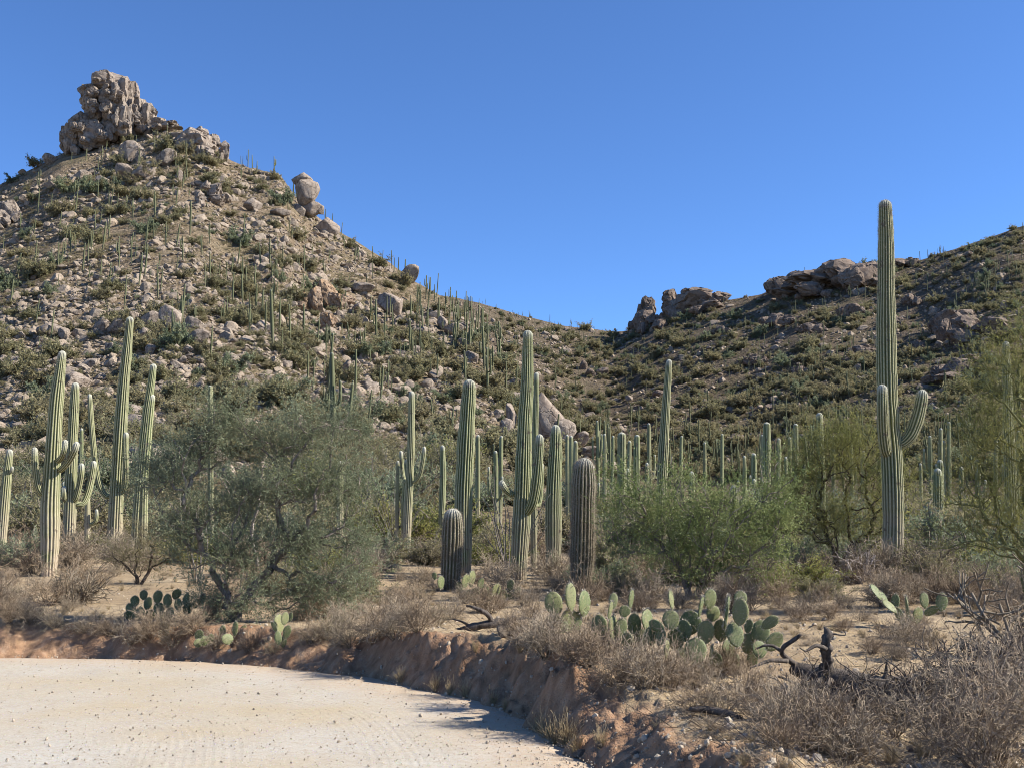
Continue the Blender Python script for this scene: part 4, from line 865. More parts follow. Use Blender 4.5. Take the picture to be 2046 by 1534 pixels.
rs = np.random.default_rng(91)
P, px, py = sample_slope(150, 0, 1000, 18, [(0, 930), (700, 920), (1000, 880), (1100, 860)], rs)
P = P[on_left(P)][:130]
for i, p in enumerate(P):
    s = float(np.clip(rs.lognormal(math.log(.9), .4), .5, 2.2)); o = link('boulder', ROCK[i % 6], None, (p[0], p[1], p[2] + s * .12), (rs.uniform(-.3, .3), rs.uniform(-.3, .3), rs.uniform(0, 6.28)), (s * rs.uniform(.8, 1.3), s, s * rs.uniform(.55, .95)))
    tag(o, 'loose pale boulder scattered over the stony slope', 'boulder', LH)
P, px, py = sample_slope(70, 1150, 2046, 14, 900, rs)
for i, p in enumerate(P[:60]):
    s = float(np.clip(rs.lognormal(math.log(1.3), .4), .7, 3.0)); o = link('boulder', ROCKF[i % 5], None, (p[0], p[1], p[2] + s * .1), (rs.uniform(-.3, .3), rs.uniform(-.3, .3), rs.uniform(0, 6.28)), (s * rs.uniform(.8, 1.3), s, s * rs.uniform(.5, .9)))
    tag(o, 'loose boulder among the brush of the farther hill', 'boulder', 'boulders of the farther hill')

# ------------------------------------------------------------------ saguaros of the hills
def far_sag(name, seed, arms, bend):
    rs = np.random.default_rng(seed); parts = []
    def col(path, r, k): return column(path, r, 2, 16, .18, seed + k, k > 0)
    r = rs.uniform(.028, .036)
    cols = [col([[0, 0, -.06, r * .9], [bend * .3, 0, .3, r * 1.1], [bend * .7, 0, .65, r * 1.05], [bend, 0, 1, r * .75]], 9, 0)]
    for k in range(arms):
        a = rs.uniform(0, 6.28); h = rs.uniform(.35, .6); l = rs.uniform(.15, .34); d = rs.uniform(.075, .11); c, s = math.cos(a), math.sin(a)
        cols.append(col([[c * r * .4, s * r * .4, h, r * .5], [c * d * .75, s * d * .75, h + .005, r * .7], [c * d * 1.1, s * d * 1.1, h + .06, r * .75], [c * d * 1.15, s * d * 1.15, h + l, r * .55]], 7, k + 1))
    V = np.concatenate([c[0] for c in cols]); o = 0; F = []
    for c in cols: F.append(c[1] + o); o += len(c[0])
    return np_mesh(name, V, np.vstack(F), True, {'rib': np.concatenate([c[2] for c in cols]), 'hgt': np.concatenate([c[3] if i == 0 else c[3] * 0 + .5 for i, c in enumerate(cols)]) * 6, 'tip': np.concatenate([c[4] for c in cols]) * 6}, None, [M['sagfar']])
SAGF = [far_sag('saguaro', 400 + i, a, b) for i, (a, b) in enumerate(((0, 0), (0, .02), (0, -.03), (0, .01), (1, .01), (2, 0), (3, .02), (4, 0)))]
def put_sag(p, h, k, label, group):
    r_ = random.Random(int(p[0] * 101 + p[1] * 17)); s = h * r_.uniform(.66, .92)
    o = link('saguaro', SAGF[k], None, (p[0], p[1], p[2] - .05), (r_.gauss(0, .045), r_.gauss(0, .045), r_.uniform(0, 6.28)), (s, s, h)); return tag(o, label, 'cactus', group)
def sag_label(k, where): return ('single-column saguaro ' if k < 4 else 'saguaro with %s ' % ('one raised arm', 'two arms', 'three arms', 'several arms')[k - 4]) + where
rs = np.random.default_rng(123); pick = lambda: int(rs.choice(8, p=[.15, .15, .14, .11, .15, .13, .1, .07])); anchor = []
# hand-read ones: (px, py of foot, py of top, kind)
HANDS = [(655, 790, 660, 0), (667, 885, 700, 4), (710, 790, 695, 0), (690, 900, 762, 0), (725, 715, 657, 6), (608, 690, 605, 4), (562, 712, 658, 0), (615, 765, 702, 0), (625, 780, 722, 0), (662, 700, 648, 0), (752, 690, 578, 4), (773, 640, 590, 0), (793, 668, 640, 0), (825, 725, 676, 0), (760, 805, 728, 6), (776, 780, 717, 6), (782, 790, 750, 0),
        (745, 810, 778, 0), (585, 895, 796, 0), (647, 830, 768, 0), (866, 850, 795, 4), (902, 880, 808, 6), (915, 680, 596, 7), (873, 590, 545, 0), (840, 630, 575, 0), (855, 660, 610, 0), (500, 640, 585, 0), (545, 620, 555, 6), (475, 530, 480, 0), (420, 560, 500, 4), (365, 525, 470, 7), (380, 470, 400, 0), (310, 440, 380, 0), (238, 540, 470, 7), (205, 500, 440, 0), (165, 545, 482, 0), (345, 690, 615, 5), (362, 685, 632, 0), (420, 720, 650, 4),
        (75, 430, 375, 0), (150, 430, 365, 0), (470, 800, 770, 0), (545, 690, 560, 0), (1000, 730, 640, 6), (985, 745, 690, 5), (975, 800, 670, 7), (968, 740, 650, 5), (1020, 700, 645, 0), (1035, 690, 630, 0), (942, 650, 590, 0), (955, 660, 600, 0), (930, 630, 580, 0), (965, 680, 610, 0), (948, 690, 620, 0), (960, 690, 615, 0), (975, 690, 625, 0), (1110, 775, 715, 5), (1150, 790, 750, 0), (1215, 850, 780, 6), (1262, 855, 772, 6), (1275, 860, 790, 5), (1310, 920, 840, 7), (1395, 900, 838, 7), (985, 965, 885, 4), (1012, 930, 850, 6), (1190, 950, 870, 0)]
for px, fy, ty, k in HANDS:
    c = cast(px, fy, True)
    if c is None: continue
    h = (fy - ty) * m_per_px(px, fy, c[1]); anchor.append(put_sag(c, min(h, 9), k, sag_label(k, 'growing on the stony slope of the nearer hill'), 'saguaros of the nearer hill'))
P, px, py = sample_slope(110, 0, 950, 4, [(0, 700), (300, 720), (650, 860), (1000, 860)], rs, .6)
for p in P[on_left(P)][:52]:
    k = pick(); put_sag(p, rs.uniform(2.4, 6.3), k, sag_label(k, 'growing on the stony slope of the nearer hill'), 'saguaros of the nearer hill')
# saguaros lined up along the descending ridge
for i in range(34):
    px = rs.uniform(480, 1130); py = float(poly_y(SKY, px)) + rs.uniform(2, 16); c = cast(px, py, True)
    if c is not None: k = int(rs.choice([0, 1, 2, 3, 4])); put_sag(c, rs.uniform(4, 6.5), k, sag_label(k, 'standing on the descending ridge line against the sky'), 'saguaros along the ridge line')
# valley strip
P, px, py = sample_slope(420, 1185, 2046, 0, 985, rs); sel = (py > 880); P = P[sel][:75]
for p in P:
    k = pick(); put_sag(p, rs.uniform(4.5, 7.5), k, sag_label(k, 'in the crowded valley stand under the farther hill'), 'saguaros under the farther hill')
# the many small ones beyond counting
P1, _, py1 = sample_slope(640, 1100, 2046, 2, 930, rs, .5); P2, _, _ = sample_slope(230, 0, 1050, 3, [(0, 560), (600, 700), (1050, 800)], rs); P3, _, _ = sample_slope(300, 820, 1250, 1, 730, rs); P4, _, q4 = sample_slope(500, 1185, 2046, 0, 960, rs); P4 = P4[q4 > 850][:120]
P = np.vstack([P1, P2, P3, P4]); n = len(P); hh = rs.uniform(1.8, 6.8, n)
src = [put_sag(P[k], hh[k], k, sag_label(k, 'growing among the brush of the farther hill'), 'saguaros of the farther hill') for k in range(8)]
scatter('distant_saguaros', 'countless small saguaros dotted over both hills', 'cacti', src, P[8:] - [0, 0, .05], np.stack([rs.normal(0, .045, n - 8), rs.normal(0, .045, n - 8), rs.uniform(0, 6.28, n - 8)], 1), np.stack([hh[8:] * .78, hh[8:] * .78, hh[8:]], 1), [pick() for _ in range(n - 8)])

# ------------------------------------------------------------------ bushes of the hills and of the valley floor
rs = np.random.default_rng(77); first = []
P, px, py = sample_slope(330, 0, 1040, 6, [(0, 960), (1040, 930)], rs, .6); P = P[on_left(P)][:130]
for i, p in enumerate(P):
    k = int(rs.choice(4, p=[.35, .3, .2, .15])); s = rs.uniform(1.2, 2.7) * min(1, .45 + p[1] / 350); o = link('bush', FARB[k], None, (p[0], p[1], p[2] - .1), (0, 0, rs.uniform(0, 6.28)), (s, s, s * rs.uniform(1.05, 1.5))); first.append(o)
    tag(o, ('dull green', 'olive green', 'grey-green', 'dull green')[k] + ' palo verde bush on the stony nearer hill', 'bush', 'bushes of the nearer hill')
fb = [next(o for o in first if o.data == FARB[k]) for k in range(4)]
Pa, _, _ = sample_slope(2600, 1000, 2046, 2, 960, rs, .35); Pb, _, _ = sample_slope(620, 0, 1150, 4, 950, rs, .35); Pc, _, _ = sample_slope(300, 900, 1260, 1, 720, rs, .4)
P = np.vstack([Pa, Pb, Pc]); n = len(P); s = np.clip(rs.lognormal(math.log(1.0), .5, n), .35, 3.0) * np.clip(.4 + P[:, 1] / 400, .5, 1.25)
scatter('hillside_brush', 'mass of small desert bushes covering both hills', 'bushes', fb, P - [0, 0, .08], np.stack([np.zeros(n), np.zeros(n), rs.uniform(0, 6.28, n)], 1), np.stack([s, s, s * rs.uniform(.95, 1.5, n)], 1), rs.choice(4, n, p=[.3, .35, .15, .2]))
tmp = [tag(link('scrub', SCRUB[k], None, tuple(P[5 + k] + [1.5, -1, 0]), (0, 0, k), (1.1,) * 3), 'dry brown scrub clump on the brushy farther hill', 'bush', 'scrub clumps') for k in range(2)]
Pa, _, _ = sample_slope(11000, 0, 2046, 2, 1000, rs, .25); n = len(Pa); s = rs.uniform(.5, 1.3, n) * np.clip(.4 + Pa[:, 1] / 400, .5, 1.4)
scatter('hillside_scrub', 'dry brown scrub and grass clumps between the hill rocks', 'scrub', tmp, Pa - [0, 0, .05], np.stack([np.zeros(n), np.zeros(n), rs.uniform(0, 6.28, n)], 1), np.stack([s, s, s * .8], 1), rs.integers(0, 2, n))
# loose stones
st = [tag(link('stone', STONE[k], None, tuple(P[60 + k * 9] + [0, -1.5, .1]), (0, 0, k), (.7, .6, .4)), 'angular loose stone lying on the hill slope', 'stone', 'loose stones of the slopes') for k in range(5)]
Pa, _, _ = sample_slope(21000, 0, 1150, 4, [(0, 960), (1150, 930)], rs, .25); Pb, _, _ = sample_slope(5000, 1000, 2046, 3, 940, rs); P = np.vstack([Pa, Pb]); n = len(P)
s = np.clip(rs.lognormal(math.log(.36), .62, n), .1, 1.9) * np.clip((P[:, 1] / 300) ** .7, .3, 1.3)
scatter('slope_stones', 'scree of loose stones covering the hill slopes', 'stones', st, P + np.stack([np.zeros(n), np.zeros(n), s * .1], 1), rs.uniform(-.4, .4, (n, 3)) + np.stack([np.zeros(n), np.zeros(n), rs.uniform(0, 6.28, n)], 1), np.stack([s * rs.uniform(.8, 1.5, n), s, s * rs.uniform(.5, 1.1, n)], 1), rs.integers(0, 5, n))

rs = np.random.default_rng(31)
VB = 0
for i in range(215):
    y = rs.uniform(29, 85) if i % 3 else rs.uniform(25, 45); px = rs.uniform(-60, 2100) if i % 4 else rs.uniform(-60, 900); x = (px - CX) / FPX / CP * y
    if (700 < px < 1250 and y < 36) or (px < 360 and y < 40): continue
    k = int(rs.choice(5, p=[.22, .25, .2, .18, .15])); s = rs.uniform(.9, 2.1) * (1 if y > 34 else .75); z = gz(x, y)
    o = link('bush', MIDB[k], None, (x, y, z - .06), (0, 0, rs.uniform(0, 6.28)), (s, s, s * rs.uniform(.75, 1.05)))
    tag(o, ('grey-green', 'dull green', 'olive', 'yellow-green', 'dull green')[k] + ' desert bush on the valley floor behind the near saguaros', 'bush', 'bushes of the valley floor')

# ------------------------------------------------------------------ prickly pears
def pad_mesh(seed):
    rs = np.random.default_rng(seed); nz, na = 13, 18; z = np.sin(np.linspace(0, 1, nz) * math.pi / 2 * 2 - math.pi / 2) * .5 + .5
    zm = rs.uniform(.52, .6); w = np.where(z > zm, .5 * np.sqrt(np.maximum(1 - ((z - zm) / (1 - zm)) ** 2, 0)), .5 * (1 - (np.maximum(zm - z, 0) / zm) ** 2.1) ** .62); w = np.maximum(w, .02); w[0] = .09; th = .075 * (w / .5) ** .45 + .0; th[-1] = .012
    a = np.arange(na) * 2 * math.pi / na
    ripple = 1 + .02 * rs.normal(size=(nz, na))
    X = w[:, None] * np.cos(a)[None] * ripple; c = np.cos(a); Yt = th[:, None] * np.sign(np.sin(a)) * np.abs(np.sin(a))[None] ** .8
    bend = .08 * rs.normal(); Y = Yt + bend * (z ** 2)[:, None]; Z = np.broadcast_to(z[:, None], X.shape)
    V = np.stack([X, Y, Z], -1).reshape(-1, 3); F = grid_faces(nz, na, True)
    n = 170; i = rs.integers(2, nz, n); j = rs.integers(0, na, n); g = V.reshape(nz, na, 3)[i, j]; g2 = V.reshape(nz, na, 3)[np.maximum(i - 1, 0), (j + 1) % na]; f = rs.uniform(0, 1, (n, 1)); P = g * f + g2 * (1 - f)
    D = P - np.array([0, 0, .5]); D[:, 1] *= 6; D[:, 0] *= .5; D = D / np.linalg.norm(D, axis=1, keepdims=True) + rs.normal(size=D.shape) * .45
    SV, SF = leaf_mesh(P, D, rs.uniform(.06, .16, n), np.full(n, .024), rs)
    V2, Fs, mi, va = merge([(V, F, 0, .5), (SV, SF, 1, np.repeat(rs.uniform(0, 1, n), 4))])
    me = np_mesh('pad', V2, Fs, True, {'var': va}, mi, [M['pad'], M['spine']]); return me
PAD = [pad_mesh(500 + i) for i in range(6)]
def pear(label, foot, pads, y=None, group=None):
    """pads: (px, py of the centre, width, height, tilt to the right, turn, distance offset)"""
    c = cast(*foot); y = y or c[1]; x = at_depth(foot[0], foot[1], y)[0]; org = np.array([x, y, gz(x, y)]); o = thing('prickly_pear', label, 'cactus', tuple(org), 0, group)
    for k, p in enumerate(pads):
        px, py, w, h = p[:4]; tilt = math.radians(p[4] if len(p) > 4 else 0); yaw = p[5] if len(p) > 5 else None; dy = p[6] if len(p) > 6 else None
        r_ = random.Random(int(px * 3 + py * 11 + k)); yaw = math.radians(yaw if yaw is not None else r_.uniform(-35, 35)); dy = dy if dy is not None else r_.uniform(-.22, .22)
        m = m_per_px(px, py, y + dy); cc = at_depth(px, py, y + dy) - org
        H = h * m * 1.08; Wd = 1.05 * w * m / max(.25, abs(math.cos(yaw)) * .95 + .12)
        b = cc - np.array([math.sin(tilt), 0, math.cos(tilt)]) * H * .5
        rot = Matrix.Rotation(tilt, 3, 'Y') @ Matrix.Rotation(yaw, 3, 'Z') @ Matrix.Rotation(r_.uniform(-.15, .15), 3, 'X')
        link('pad', PAD[r_.randrange(6)], o, tuple(b), rot.to_euler(), (Wd, max(Wd, H) * .75, H))
    return o
pear('tall spreading prickly pear at the foot of the brown spiny saguaro', (1133, 1262), [(1107, 1206, 37, 46, -12, 10), (1141, 1192, 24, 52, 0, 40), (1171, 1206, 30, 48, 14, 58), (1108, 1245, 32, 36, -25), (1133, 1240, 38, 48, 0), (1152, 1243, 24, 40, 12, 20), (1124, 1255, 26, 30, -8), (1140, 1258, 24, 30, 5)])
pear('sprawling prickly pear thicket of many overlapping pads behind dry brush', (1395, 1345), [(1198, 1250, 32, 42, -8), (1226, 1200, 18, 30, 6, 15), (1217, 1218, 12, 34, 4, 70), (1224, 1252, 20, 44, 0, 50), (1240, 1255, 26, 38, 0), (1248, 1221, 24, 22, 35), (1247, 1243, 10, 22, 0, 75), (1268, 1247, 27, 42, 5), (1293, 1240, 30, 44, -12, 60), (1312, 1250, 22, 30, -60), (1341, 1238, 36, 36, 0, 8), (1380, 1243, 44, 44, 0, -5), (1397, 1211, 14, 40, 3, 68), (1417, 1196, 30, 38, 0, 30), (1424, 1225, 30, 30, 10, 20), (1449, 1222, 12, 60, 4, 78), (1479, 1222, 33, 50, 4, -8), (1480, 1196, 28, 30, 8, 12, .25), (1470, 1267, 37, 46, -10), (1495, 1250, 16, 26, 12),
   (1519, 1264, 38, 48, 14, -10), (1538, 1243, 24, 36, 58), (1548, 1282, 34, 42, 48, 20), (1519, 1297, 32, 32, 0), (1391, 1301, 46, 50, -3, 5, -.3), (1351, 1277, 32, 40, 8), (1330, 1296, 16, 36, -4, 66, -.3), (1260, 1196, 14, 36, 5, 62, .4), (1341, 1197, 14, 36, -6, 60, .5), (1395, 1334, 30, 38, 0, 15), (1421, 1306, 12, 36, 4, 70), (1222, 1298, 13, 36, 0, 65), (1440, 1258, 30, 42, 0), (1365, 1260, 30, 40, -14), (1410, 1262, 34, 44, 8), (1300, 1270, 28, 34, -5), (1280, 1275, 26, 36, 10), (1495, 1285, 32, 38, 10), (1455, 1295, 30, 36, -8), (1430, 1318, 26, 32, 5), (1365, 1310, 26, 34, -14), (1320, 1272, 22, 32, 12), (1255, 1280, 24, 34, -6), (1232, 1285, 20, 36, 4), (1505, 1315, 26, 30, 10), (1470, 1320, 24, 30, 0)])
pear('small prickly pear with two spread branches of pads on bare sand', (1813, 1254), [(1753, 1182, 20, 34, -30, 55), (1765, 1197, 18, 30, -38, 50), (1780, 1209, 18, 32, -40, 52), (1789, 1202, 16, 30, 6), (1797, 1228, 16, 30, -18), (1814, 1216, 11, 46, 0, 75), (1847, 1199, 21, 30, -4, 20), (1835, 1230, 28, 32, 25), (1860, 1219, 18, 30, 62), (1882, 1202, 25, 34, 12), (1818, 1243, 18, 26, 8), (1806, 1244, 14, 24, -10)])
pear('grey-green prickly pear clump on sand under the feathery tree', (320, 1240), [(262, 1215, 18, 22, -30), (270, 1200, 16, 20, -6), (258, 1228, 20, 18, -50), (280, 1225, 18, 24, 0), (295, 1205, 16, 24, 8), (300, 1228, 20, 20, 10), (315, 1192, 14, 24, 0, 60), (318, 1215, 20, 24, -12), (335, 1200, 16, 26, 4), (338, 1224, 20, 22, 18), (352, 1186, 15, 20, 10, 50), (356, 1208, 18, 24, -8), (372, 1195, 14, 22, 20), (375, 1215, 18, 22, 10), (392, 1205, 14, 20, 30), (325, 1232, 20, 20, 0), (288, 1188, 12, 18, 4, 60), (405, 1195, 12, 18, 10, 30), (272, 1232, 16, 16, -14)])
pear('low prickly pear with pale upright pads beside the short spiny saguaro', (960, 1200), [(880, 1163, 14, 24, -8, 60), (930, 1160, 16, 26, 10, 60), (942, 1155, 14, 30, 4, 66), (918, 1172, 14, 22, -12), (990, 1178, 18, 26, 8, 55), (970, 1180, 16, 22, -10), (1020, 1168, 16, 22, 6), (1033, 1182, 14, 22, 22), (1005, 1188, 18, 20, 0), (950, 1185, 18, 22, 6), (935, 1188, 16, 20, -14), (1022, 1190, 16, 20, 10), (868, 1150, 10, 14, -10), (978, 1195, 18, 18, 0), (960, 1165, 13, 22, 12, 40)])
pear('bright yellow-green prickly pear pads against the dark trunks of the feathery tree', (563, 1292), [(560, 1246, 18, 36, 4, 60), (570, 1235, 14, 24, 10, 50), (548, 1252, 10, 22, -30), (573, 1262, 16, 26, 14), (556, 1274, 14, 26, -4), (566, 1282, 14, 20, 4), (580, 1232, 10, 18, 14)])
pear('pale drooping prickly pear pads at the bank edge under the feathery tree', (400, 1292), [(385, 1262, 14, 18, -14), (398, 1268, 18, 20, 10), (410, 1280, 16, 18, 20, 40), (396, 1284, 16, 16, -20), (420, 1276, 14, 20, 10), (445, 1262, 14, 26, 0), (455, 1276, 20, 20, -10, 45), (470, 1255, 12, 28, 5), (486, 1262, 16, 26, 12)])
pear('small dark prickly pear on sand behind the dry brush', (680, 1215), [(672, 1195, 16, 22, -14), (686, 1198, 18, 24, 10), (662, 1205, 16, 18, -30), (678, 1208, 18, 16, 4)])
pear('dark upright prickly pear pads behind the leafy green bush', (1560, 1165), [(1546, 1140, 20, 34, -6), (1565, 1130, 14, 30, 6, 55), (1580, 1148, 20, 28, 10), (1534, 1152, 20, 26, -14), (1597, 1140, 16, 28, 12, 60), (1556, 1156, 22, 22, 4), (1590, 1158, 18, 20, 8)])
pear('tiny prickly pear at the dark side of the leafy green bush', (1211, 1125), [(1205, 1098, 14, 26, -8, 40), (1214, 1106, 14, 24, 10), (1208, 1116, 16, 18, 0)])

# ------------------------------------------------------------------ ocotillos, chollas, dead wood
def ocotillo(label, foot, tips, r=.011, y=None):
    c = cast(*foot); y = y or c[1]; x = at_depth(foot[0], foot[1], y)[0]; org = np.array([x, y, gz(x, y)]); o = thing('ocotillo', label, 'shrub', tuple(org))
    r_ = np.random.default_rng(int(foot[0]))
    for px, py in tips:
        t = at_depth(px, py, y + r_.normal() * .3) - org; b = r_.normal(size=3) * [.05, .05, 0] + [0, 0, -.06]
        path = [[*b, r * 1.2], [*(b * .65 + t * .35 + r_.normal(size=3) * .05 + [0, 0, .09]), r], [*(b * .3 + t * .7 + r_.normal(size=3) * .04 + [0, 0, .06]), r * .75], [*t, r * .4]]
        V, F = clean(*tube(path, 5, 14)); link('cane', np_mesh('cane', V, F, True, None, None, [M['ocotillo']]), o)
    return o
ocotillo('grey ocotillo fan of thin canes left of the swollen green saguaro', (788, 1108), [(738, 985), (745, 955), (757, 1000), (765, 960), (748, 1020), (772, 985), (782, 1000), (790, 950), (735, 1010), (800, 990), (840, 970), (850, 1000), (862, 975), (845, 1030), (760, 1040), (728, 1030)])
ocotillo('sparse dark ocotillo canes around the foot of the many-armed saguaro', (1020, 1152), [(965, 990), (975, 950), (990, 930), (962, 1040), (1000, 975), (978, 1020), (1010, 1000), (1085, 1020), (1100, 985), (1092, 1050), (970, 1070), (1075, 990)])
ocotillo('pale ocotillo canes in front of the dark saguaro beside the two-armed giant', (1880, 1108), [(1845, 1040), (1852, 1015), (1866, 1030), (1860, 1000), (1895, 1010), (1905, 1035), (1885, 985), (1838, 1060), (1915, 1055)])
ocotillo('small grey ocotillo showing through the feathery tree', (400, 1090), [(360, 985), (375, 960), (388, 985), (400, 950), (350, 1010), (412, 980), (425, 1000)], y=22)

def cholla_mesh(seed, h, w, stems, r=.02, nchild=(4, 3), mat='cholla'):
    rs = np.random.default_rng(seed); a = rs.uniform(0, 6.28, stems); D = np.stack([np.cos(a) * w * .7, np.sin(a) * w * .7, h * rs.uniform(.5, 1.2, stems)], 1)
    S, lv, _ = twigs(rs, np.zeros((stems, 3)) + [0, 0, -.05], D, np.linalg.norm(D, axis=1) * .62, r, 3, nchild, .75, (.55, .6), 3, .02, .3, .8)
    V, F = seg_mesh(S, 5); return np_mesh('cholla', V, F, True, {'var': rs.uniform(0, 1, len(V))}, None, [M[mat]])
def put(name, me, label, cat, px, py, s, group=None, rz=None, sz=1.0, y=None):
    c = cast(px, py) if y is None else None
    if y is not None: x = at_depth(px, py, y)[0]; c = np.array([x, y, gz(x, y)])
    r_ = random.Random(int(px * 17 + py)); o = link(name, me, None, (c[0], c[1], c[2] - .01), (0, 0, r_.uniform(0, 6.28) if rz is None else rz), (s, s, s * sz)); return tag(o, label, cat, group)
put('cholla', cholla_mesh(1, .62, .85, 22, .013, (6, 5)), 'tangled grey staghorn cholla in front of the pale saguaro', 'cactus', 150, 1206, .95)
put('cholla', cholla_mesh(2, .5, .5, 14, .02, (5, 4), 'twigbrown'), 'dense brown cholla ball between the light green and the spiny saguaro', 'cactus', 1128, 1170, .8)
put('cholla', cholla_mesh(3, 1.1, 1.0, 12, .016, (5, 4)), 'wide tangle of bare cholla branches right of the tallest saguaro', 'cactus', 1850, 1158, 1.0)
put('cholla', cholla_mesh(4, .8, .9, 10, .02, (5, 3), 'deadpale'), 'bleached cholla skeleton at the left foot of the tallest saguaro', 'cactus', 1715, 1165, .8)
put('cholla', cholla_mesh(5, 1.0, 1.2, 9, .022, (4, 4)), 'big dark cholla tangle at the end of the roadside brush', 'cactus', 2035, 1320, 1.0)

for k, (px, py, s) in enumerate(((1770, 1430, .75), (1700, 1418, .6), (1840, 1440, .8), (1960, 1375, .9), (2025, 1430, 1.0), (1640, 1400, .5), (1900, 1410, .7))):
    put('dead_brush', cholla_mesh(20 + k, .5, 1.0, 13, .011, (6, 5), 'dead'), 'black tangle of dead crooked branches ' + ('lying against the fallen tree', 'in front of the fallen tree', 'at the thin end of the fallen tree', 'under the dark cholla tangle', 'below the dark cholla tangle among thorny bushes', 'at the root end of the fallen tree', 'between the fallen tree and the dark cholla tangle')[k], 'dead wood', px, py, s)
def dead(label, name, foot, lines, mat, cat='dead wood', noise=.02):
    """lines: lists of (px, py, radius m, distance offset)"""
    c = cast(*foot); org = c.copy(); y = c[1]; o = thing(name, label, cat, tuple(org)); r_ = np.random.default_rng(int(foot[0] * 3))
    for k, ln in enumerate(lines):
        path = []
        for px, py, rd, dy in ln:
            p = at_depth(px, py, y + dy) - org + r_.normal(size=3) * noise * .5; path.append([*p, rd])
        V, F = clean(*tube(path, 8 if ln[0][2] > .03 else 5, 5 * len(ln))); V = V + (fbm(V * 14, 2, k) * np.minimum(.3 * ln[0][2], .03))[:, None] * r_.normal(size=3)
        link('log' if k == 0 else 'branch', np_mesh('branch', V, F, True, None, None, [M[mat]]), o)
    return o
dead('fallen blackened tree lying on the sand with twisted bare limbs', 'fallen_tree', (1700, 1390), [[(1580, 1335, .05, .3), (1640, 1345, .09, .25), (1700, 1362, .10, .15), (1760, 1375, .085, .1), (1830, 1385, .05, 0)],
   [(1650, 1345, .05, .2), (1655, 1310, .04, .1), (1646, 1285, .03, 0), (1652, 1268, .022, 0), (1649, 1252, .006, 0)], [(1652, 1290, .022, 0), (1632, 1288, .016, -.1), (1612, 1300, .010, -.15), (1600, 1296, .004, -.2)], [(1600, 1335, .03, .3), (1565, 1300, .022, .2), (1590, 1275, .016, .1), (1600, 1262, .008, .1)], [(1575, 1318, .022, .2), (1540, 1322, .016, .1), (1500, 1330, .008, 0)], [(1566, 1302, .018, .2), (1530, 1288, .012, .2), (1505, 1296, .006, .2)],
   [(1700, 1362, .03, .1), (1745, 1400, .022, -.3), (1790, 1430, .012, -.6)], [(1760, 1372, .03, .1), (1770, 1345, .018, .1), (1768, 1322, .008, .1)], [(1800, 1380, .03, 0), (1830, 1350, .018, .1), (1860, 1342, .008, .1)], [(1660, 1360, .03, .1), (1620, 1400, .022, -.2), (1600, 1420, .012, -.4)], [(1690, 1370, .03, 0), (1700, 1410, .022, -.4), (1690, 1440, .012, -.6)], [(1640, 1350, .03, .2), (1610, 1365, .02, 0), (1560, 1352, .01, 0)], [(1650, 1275, .016, 0), (1665, 1262, .010, 0), (1680, 1268, .006, 0), (1692, 1258, .003, 0)], [(1730, 1365, .025, .2), (1780, 1355, .02, .4), (1840, 1365, .01, .5)]], 'dead')
dead('weathered log lying across the top of the road bank below the short spiny saguaro', 'dead_log', (980, 1262), [[(900, 1262, .03, 0), (950, 1250, .05, 0), (1000, 1244, .055, 0), (1030, 1235, .04, 0)], [(985, 1246, .035, 0), (972, 1225, .03, -.05), (945, 1212, .02, -.05), (932, 1208, .01, 0)], [(940, 1252, .02, 0), (925, 1240, .014, -.05), (900, 1238, .006, -.05)]], 'dead')
dead('dead dark trunk leaning over behind the ocotillo fan', 'dead_tree', (750, 1112), [[(735, 1108, .04, 0), (765, 1085, .05, .1), (790, 1062, .04, .1), (800, 1050, .02, .1)]], 'dead')
dead('long crooked root lying along the gravelly berm', 'dead_root', (1420, 1432), [[(1375, 1412, .015, 0), (1420, 1418, .028, 0), (1470, 1436, .026, -.1), (1510, 1455, .012, -.2)]], 'dead')
dead('bleached bare limb sticking out of the feathery tree', 'dead_limb', (512, 1200), [[(512, 1130, .03, -.1), (505, 1060, .026, -.2), (518, 1000, .022, -.35), (498, 985, .014, -.4), (470, 990, .007, -.4)], [(517, 1002, .016, -.35), (524, 975, .01, -.4), (520, 950, .005, -.4)]], 'deadpale')

